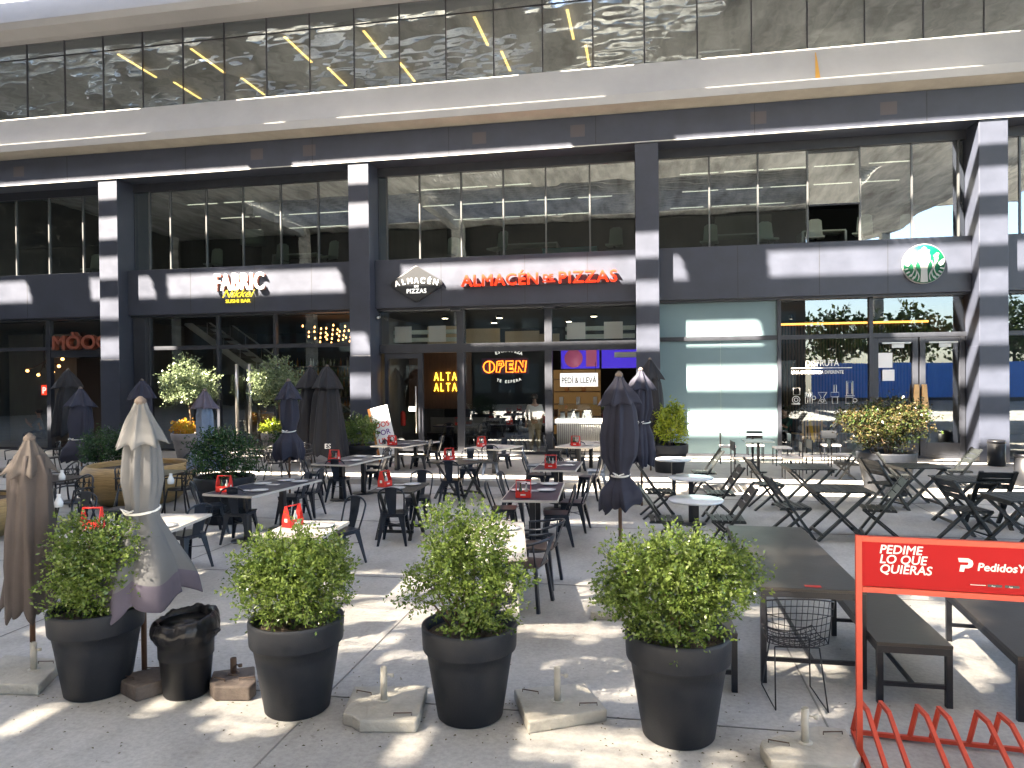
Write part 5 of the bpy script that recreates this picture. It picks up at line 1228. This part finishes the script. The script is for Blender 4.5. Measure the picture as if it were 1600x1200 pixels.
# ---- parasol bases
def base(label, pts, tube, h=.085, m='slab', tm='cream', hook=True, tube_h=.24, bev=.012):
    P = [G(x, y, h) for x, y in pts]; cx = sum(p[0] for p in P)/len(P); cy = sum(p[1] for p in P)/len(P)
    t = thing('parasol_weight', label, 'parasol weight', (cx, cy, 0), 0)
    MB().prism([(p[0]-cx, p[1]-cy) for p in P], 0, h).build('slab', M[m], t, bevel=bev)
    if tube:
        g = G(*tube, h); x, y = g[0]-cx, g[1]-cy
        b = MB(); prof = [(.024,h),(.024,h+tube_h),(.020,h+tube_h),(.020,h+.03)]
        b.lathe(prof, 16, c=(x,y,0)); b.lathe([(.045,h),(.045,h+.006),(.024,h+.007)],16,c=(x,y,0)); b.build('tube', M[tm], t)
        s = MB(); s.tube([(x+.024,y,h+tube_h-.05),(x+.06,y-.01,h+tube_h-.05)],.006,6); s.lathe([(0,-.012),(.016,-.01),(.016,.01),(0,.012)],8,c=(x+.064,y-.01,h+tube_h-.05)); s.build('clamp_screw', M[tm], t)
    if hook:
        for k in (0,1):
            a = Vector((P[0][0]-cx, P[0][1]-cy,0))*.62 if k == 0 else Vector((P[len(P)//2][0]-cx, P[len(P)//2][1]-cy,0))*.62
            d = Vector((.06,.012 if k else -.012,0))
            MB().tube([a-d+Vector((0,0,h-.01)), a-d+Vector((0,0,h+.018)), a+d+Vector((0,0,h+.018)), a+d+Vector((0,0,h-.01))],.0045,5).build('wire_handle', M['rust'], t)
    return t
base('white concrete slab base carrying the brown parasol', [(-30,1052),(8,1022),(100,1030),(60,1070),(-22,1068)], (53,1046), tube_h=.22)
base('dark chipped block base of the grey parasol', [(187,1062),(195,1052),(252,1040),(256,1062),(212,1075)], None, h=.11, m='slabd', hook=True)
base('dark chipped block base right of the bin, with rusty tube', [(327,1065),(333,1048),(398,1040),(400,1064),(390,1073),(335,1073)], (365,1052), h=.11, m='slabd', tm='rust', tube_h=.12)
base('broken cornered pale concrete base right of the second large planter', [(553,1072),(668,1070),(655,1118),(650,1126),(562,1126),(550,1118),(535,1114)], (600,1094))
base('square pale concrete base right of the third large planter', [(803,1076),(912,1066),(949,1108),(825,1128)], (871,1095))
base('pale grey concrete base with clipped corners left of the red rack', [(1187,1162),(1190,1155),(1278,1133),(1322,1138),(1345,1180),(1335,1196),(1205,1188)], (1258,1160), tube_h=.22)
base('small pale concrete base partly hidden behind the rightmost large planter', [(922,955),(945,925),(1010,925),(1010,958)], None, hook=False)
base('low pale concrete base of the navy parasol by the round tables', [(965,782),(975,770),(1012,770),(1016,782)], None, hook=False)
P_ = ST(226,1062); 
# ---- bin with liner
g = ST(292,1082); t = thing('litter_bin', 'round black plastic bin with crumpled black liner beside the grey parasol', 'bin', g)
MB().lathe([(.155,0),(.165,.015),(.215,.52),(.222,.525),(.222,.54),(.205,.54),(.2,.3)],36).build('body', M['bin'], t)
rg = random.Random(8)
vs = []; K = 12; sg = 72
for i in range(K):
    u = i/(K-1)
    for j in range(sg):
        a = 2*PI*j/sg; w_ = .5*math.sin(7*a+3*u)+.35*math.sin(13*a+5*u+1)+.25*math.sin(23*a-4*u)
        if u < .5: r = .226+.022*math.sin(PI*u*2)+.010*w_; z = .43+.24*u*1.25+(.020*w_ if i == 0 else .0)
        else: r = .226-.07*(u-.5)*2+.010*w_; z = .58+.06*math.sin(PI*(u-.5)*2)-.10*(u-.5)*2
        z += .028*math.sin(a*1+.6)*(u > .2)+.012*w_*(u > .3)
        vs.append((r*math.cos(a), r*math.sin(a), z))
b = MB(); b.add(vs, [(i*sg+j, i*sg+(j+1) % sg, (i+1)*sg+(j+1) % sg, (i+1)*sg+j) for i in range(K-1) for j in range(sg)], True); b.build('liner', M['bag'], t)
b = MB(); b.lathe([(.175,.56),(.12,.42),(0,.40)],36,rf=lambda a,i: 1+.08*math.sin(9*a+i)); b.build('liner_bottom', M['bag'], t)
for sx in (-1,1): MB().bar((sx*.22,0,.50),(sx*.27,0,.485),.07,.02).build('handle', M['bin'], t)
for (x, y, z, r, h, lab) in ((1557,728,.12,.19,.62,'black cylinder bin against the rightmost pillar'),(1603,768,0,.2,.75,'black bin cut by the right photo edge')):
    g = ST(x, y, z); t = thing('litter_bin', lab, 'bin', g); MB().lathe([(r*.9,0),(r,.02),(r,h),(r*.9,h),(r*.88,h*.5)],28).build('body', M['bin'], t); MB().lathe([(r*1.02,h-.06),(r*1.02,h+.01),(r*.9,h+.01)],28).build('rim', M['black'], t)
# stacked metal chairs by the right shop
for k in range(4):
    g = (9.25+.03*k, 19.1-.10*k, .12+.16*k)
    place(CH, USED, g, R_(200), 'metal chair in the stack against the rightmost pillar', 'stacked chairs beside the rightmost pillar')

# ================================================================== RED RACK AND ADVERTISING FRAME
gb = G(1343,1188); D_ = math.sqrt(gb[0]**2+gb[1]**2)
t = thing('advertising_frame', 'red steel frame with a red advertising board standing at the lower right', 'sign', (*gb,0), R_(-4.5))
ZT, ZB = 1.40, 1.10; s = .035; Wd = 1.62
MB().box(-s/2,s/2,-s/2,s/2,0,ZT).build('post', M['orange'], t, bevel=.002)
MB().box(Wd-s/2,Wd+s/2,-s/2,s/2,0,ZT).build('post', M['orange'], t, bevel=.002)
MB().box(s/2+.001,Wd-s/2-.001,-s/2,s/2,ZT-s,ZT-.001).build('top_rail', M['orange'], t, bevel=.002)
MB().box(s/2+.001,Wd-s/2-.001,-s/2,s/2,ZB-s-.012,ZB-.012).build('lower_rail', M['orange'], t, bevel=.002)
bd = MB().box(s/2+.002,Wd-s/2-.002,-.006,.006,ZB-.010,ZT-s-.001).build('board', M['signred'], t)
for k, w_ in enumerate(('PEDIME','LO QUE','QUIERAS')):
    text('letters', w_, .074, M['offw'], t, (.115,-.0072,1.298-.060*k), extrude=.0006, bold=.0014, shear=.18, sx=.97)
pl = [(0,.09),(.065,.09),(.09,.075),(.095,.055),(.088,.032),(.065,.02),(.042,.02),(.036,-.005),(.008,-.005),(.016,.042),(.058,.042),(.066,.052),(.062,.062),(.006,.062)]
o = MB().prism(pl, 0, .0008).build('logo', M['offw'], t); o.rotation_euler = (PI/2,0,0); o.location = (.545,-.0062,1.215); o.scale = (.85,.85,1)
text('letters', 'PedidosYa', .066, M['offw'], t, (.645,-.0072,1.222), extrude=.0006, bold=.0016, shear=.15, sx=1.0)
for x in (.70,.79): MB().box(x,x+.075,-.0072,-.0062,1.128,1.143).build('store_badge', M['black'], t); text('small_letters','App',.012,M['offw'],t,(x+.02,-.0080,1.131),extrude=.0002)
MB().box(.61,.69,-.0072,-.0062,1.134,1.137).build('rule', M['offw'], t)
rk = thing('bicycle_rack', 'orange red steel bicycle rack with slanted loops below the advertising frame', 'bicycle rack', (*G(1338,1150),0), R_(-4.5))
q = .026
MB().box(-.02,1.9,-q/2,q/2,.015,.04).build('rear_rail', M['orange'], rk); MB().box(-.02,1.9,-.62-q/2,-.62+q/2,.015,.04).build('front_rail', M['orange'], rk)
for x in (-.02, 1.9): MB().bar((x,.01,.027),(x,-.62,.027),q,q).build('side_rail', M['orange'], rk)
for k in range(5):
    for d in (0,.125):
        x = -.02+.34*k+d+.0; xx = x+.10
        b = MB(); b.bar((x,0,.04),(x+.035,-.03,.245),q,q); b.bar((x+.035,-.02,.25),(x+.055,-.17,.25),q,q); b.bar((x+.055,-.16,.25),(x+.085,-.62,.04),q,q)
        b.build('loop', M['orange'], rk, bevel=.002)

# ================================================================== PEOPLE
def skin_mesh(name, pts, edges, rad, m, parent, root=0, sub=2):
    me = bpy.data.meshes.new(name); me.from_pydata(pts, edges, []); o = link(bpy.data.objects.new(name, me))
    md = o.modifiers.new('skin','SKIN'); sk = me.skin_vertices[0].data if me.skin_vertices else None
    if sk is None:
        bpy.context.view_layer.objects.active = o; me.update(); 
        sk = o.data.skin_vertices[0].data
    for i, r in enumerate(rad): sk[i].radius = (r, r) if not isinstance(r, tuple) else r; sk[i].use_root = (i == root)
    s = o.modifiers.new('sub','SUBSURF'); s.levels = s.render_levels = sub
    me2 = bpy.data.meshes.new_from_object(o.evaluated_get(bpy.context.evaluated_depsgraph_get()))
    bpy.data.objects.remove(o); me2.materials.clear(); me2.materials.append(M[m]); me2.polygons.foreach_set('use_smooth', [True]*len(me2.polygons))
    o = link(bpy.data.objects.new(name, me2)); o.parent = parent; return o
def person(label, loc, rz, seated=False, shirt='shirt', trousers='khaki', arms='down'):
    t = thing('person', label, 'person', loc, rz)
    hz = .50 if seated else .93
    P = {'pel':(0,0,hz),'belly':(0,.01,hz+.18),'chest':(0,.0,hz+.38),'neck':(0,0,hz+.53),'nk2':(0,.01,hz+.60),'head':(0,.02,hz+.70),'top':(0,.01,hz+.80)}
    R = {'pel':.145,'belly':.135,'chest':.15,'neck':.065,'nk2':.05,'head':.095,'top':.06}
    E = [('pel','belly'),('belly','chest'),('chest','neck'),('neck','nk2'),('nk2','head'),('head','top')]
    for s_, n_ in ((-1,'l'),(1,'r')):
        P['sh'+n_] = (s_*.19,0,hz+.46); R['sh'+n_] = .06
        if arms == 'down': el, wr, ha = (s_*.25,-.02,hz+.18), (s_*.24,.10,hz-.04), (s_*.235,.13,hz-.12)
        else: el, wr, ha = (s_*.24,.20,hz+.22), (s_*.08,.36,hz+.36), (s_*.04,.38,hz+.44)
        P['el'+n_], P['wr'+n_], P['ha'+n_] = el, wr, ha; R['el'+n_], R['wr'+n_], R['ha'+n_] = .042, .028, .036
        P['hi'+n_] = (s_*.09,0,hz-.03); R['hi'+n_] = .09
        if seated: kn, an, to = (s_*.11,.44,hz-.02), (s_*.11,.42,.08), (s_*.11,.55,.035)
        else: kn, an, to = (s_*.11,.02,.50), (s_*.12,-.02,.09), (s_*.14,.13,.035)
        P['kn'+n_], P['an'+n_], P['to'+n_] = kn, an, to; R['kn'+n_], R['an'+n_], R['to'+n_] = .062, .042, .035
        E += [('chest','sh'+n_),('sh'+n_,'el'+n_),('el'+n_,'wr'+n_),('wr'+n_,'ha'+n_),('pel','hi'+n_),('hi'+n_,'kn'+n_),('kn'+n_,'an'+n_),('an'+n_,'to'+n_)]
        for f_ in range(5):   # fingers and thumb
            hx, hy, hzz = ha; d = (f_-1.5)*.018 if f_ < 4 else -s_*.05
            tip = (hx+d, hy+(.02 if arms == 'down' else .03), hzz-(.085-.01*abs(f_-1.5) if arms == 'down' else -.07)) if f_ < 4 else (hx+d, hy+.03, hzz-(.02 if arms == 'down' else -.01))
            P['f%d%s' % (f_,n_)] = tip; R['f%d%s' % (f_,n_)] = .009; E.append(('ha'+n_,'f%d%s' % (f_,n_)))
    P['nose'] = (0,.135,hz+.70); R['nose'] = .014; E.append(('head','nose'))
    K = list(P); idx = {k: i for i, k in enumerate(K)}
    skin_mesh('body', [P[k] for k in K], [(idx[a], idx[b]) for a, b in E], [R[k] for k in K], 'skin', t)
    def part(nm, keys, edges, gr, m, tweak={}):
        PP = [tweak.get(k, P[k]) for k in keys]; ii = {k: i for i, k in enumerate(keys)}
        skin_mesh(nm, PP, [(ii[a], ii[b]) for a, b in edges], [R[k]*gr+.008 for k in keys], m, t)
    part('shirt', ['pel','belly','chest','shl','ell','shr','elr'], [('pel','belly'),('belly','chest'),('chest','shl'),('shl','ell'),('chest','shr'),('shr','elr')], 1.14, shirt)
    part('trousers', ['pel','hil','knl','anl','hir','knr','anr'], [('pel','hil'),('hil','knl'),('knl','anl'),('pel','hir'),('hir','knr'),('knr','anr')], 1.22, trousers)
    b = MB(); b.lathe([(.088,-.02),(.108,.03),(.10,.08),(.06,.118),(0,.128)],16,c=(0,-.008,hz+.705)); b.build('hair', M['hair'], t)
    return t
person('person in a white shirt and khaki trousers standing behind the pizza shop glass', (-3.28,21.25,.13), .5)
person('person in a grey t-shirt sitting inside the far left window with hands raised', (-20.85,21.6,.13), -.9+PI, seated=True, shirt='greys', trousers='black', arms='up')
person('person in a dark green top sitting by the wooden armchair inside the cafe', (4.05,22.3,.13), 2.2, seated=True, shirt='dgreen', trousers='black', arms='up')
person('person in a grey top sitting behind the wooden armchair inside the cafe', (5.0,22.6,.13), 2.9, seated=True, shirt='greys', trousers='black', arms='up')
for i, (x, y) in enumerate(((18,-31),(25,-33),(33,-31),(41,-34))):
    t = foliage('plaza_tree', ['broad','tall','round','distant'][i]+' leafy tree behind the blue hoarding across the plaza', 'tree', (x,y,0), [(0,0,6,2.6,2.6,2.0,3),(-1.4,0,5,1.8,1.8,1.4,1),(1.5,0,5.2,1.8,1.8,1.5,1)], m='leafg', n=240, per=10, leaf=.5, spread=.7, seed=70+i, stems=0)
    MB().tube([(0,0,0),(.1,0,2.5),(0,0,5.5)],[.28,.2,.08],8).build('trunk', M['stem'], t)
# panel seams of the cladding
seam = mat('cladding_seam', (.012,.013,.016), .7)
for x in (-22.6,-20.1,-14.1,-11.9,-10.0,-5.9,-3.4,-1.6,2.5,4.6,6.3,11,13.5): MB().box(x-.006,x+.006,20.417,20.4195,4.51,5.93).build('fascia_seam', seam, B)
for i in range(12): MB().box(-22.3+i*4.2-.007,-22.3+i*4.2+.007,19.966,19.9695,8.81,9.59).build('beam_seam', seam, B)
# fallen leaves and grit round the planters
rg = random.Random(55); lv = MB()
for i in range(420):
    cx, cy = rg.choice([p1, p2, p3, p4])[:2] if rg.random() < .75 else (rg.uniform(-5,3), rg.uniform(4.2,9))
    a = rg.uniform(0,6.28); d = .25+abs(rg.gauss(0,.45)); x, y = cx+d*math.cos(a), cy+d*math.sin(a); q_ = rg.uniform(.006,.014); b_ = rg.uniform(0,6.28)
    c_, s_ = math.cos(b_)*q_, math.sin(b_)*q_
    lv.add([(x+c_,y+s_,.008),(x-s_*.5,y+c_*.5,.011),(x-c_,y-s_,.008),(x+s_*.5,y-c_*.5,.013)], [(0,1,2,3)])
tag(lv.build('fallen_leaves', mat('dry_leaf', (.10,.085,.03), .8, var=.5, scale=30)), 'small fallen leaves and grit scattered round the planters', 'leaf litter', kind='stuff')
for o in SC.objects:
    if o.parent is None and len(str(o.get('label', '')).split()) > 16: print('LONG', o.name, o['label'])
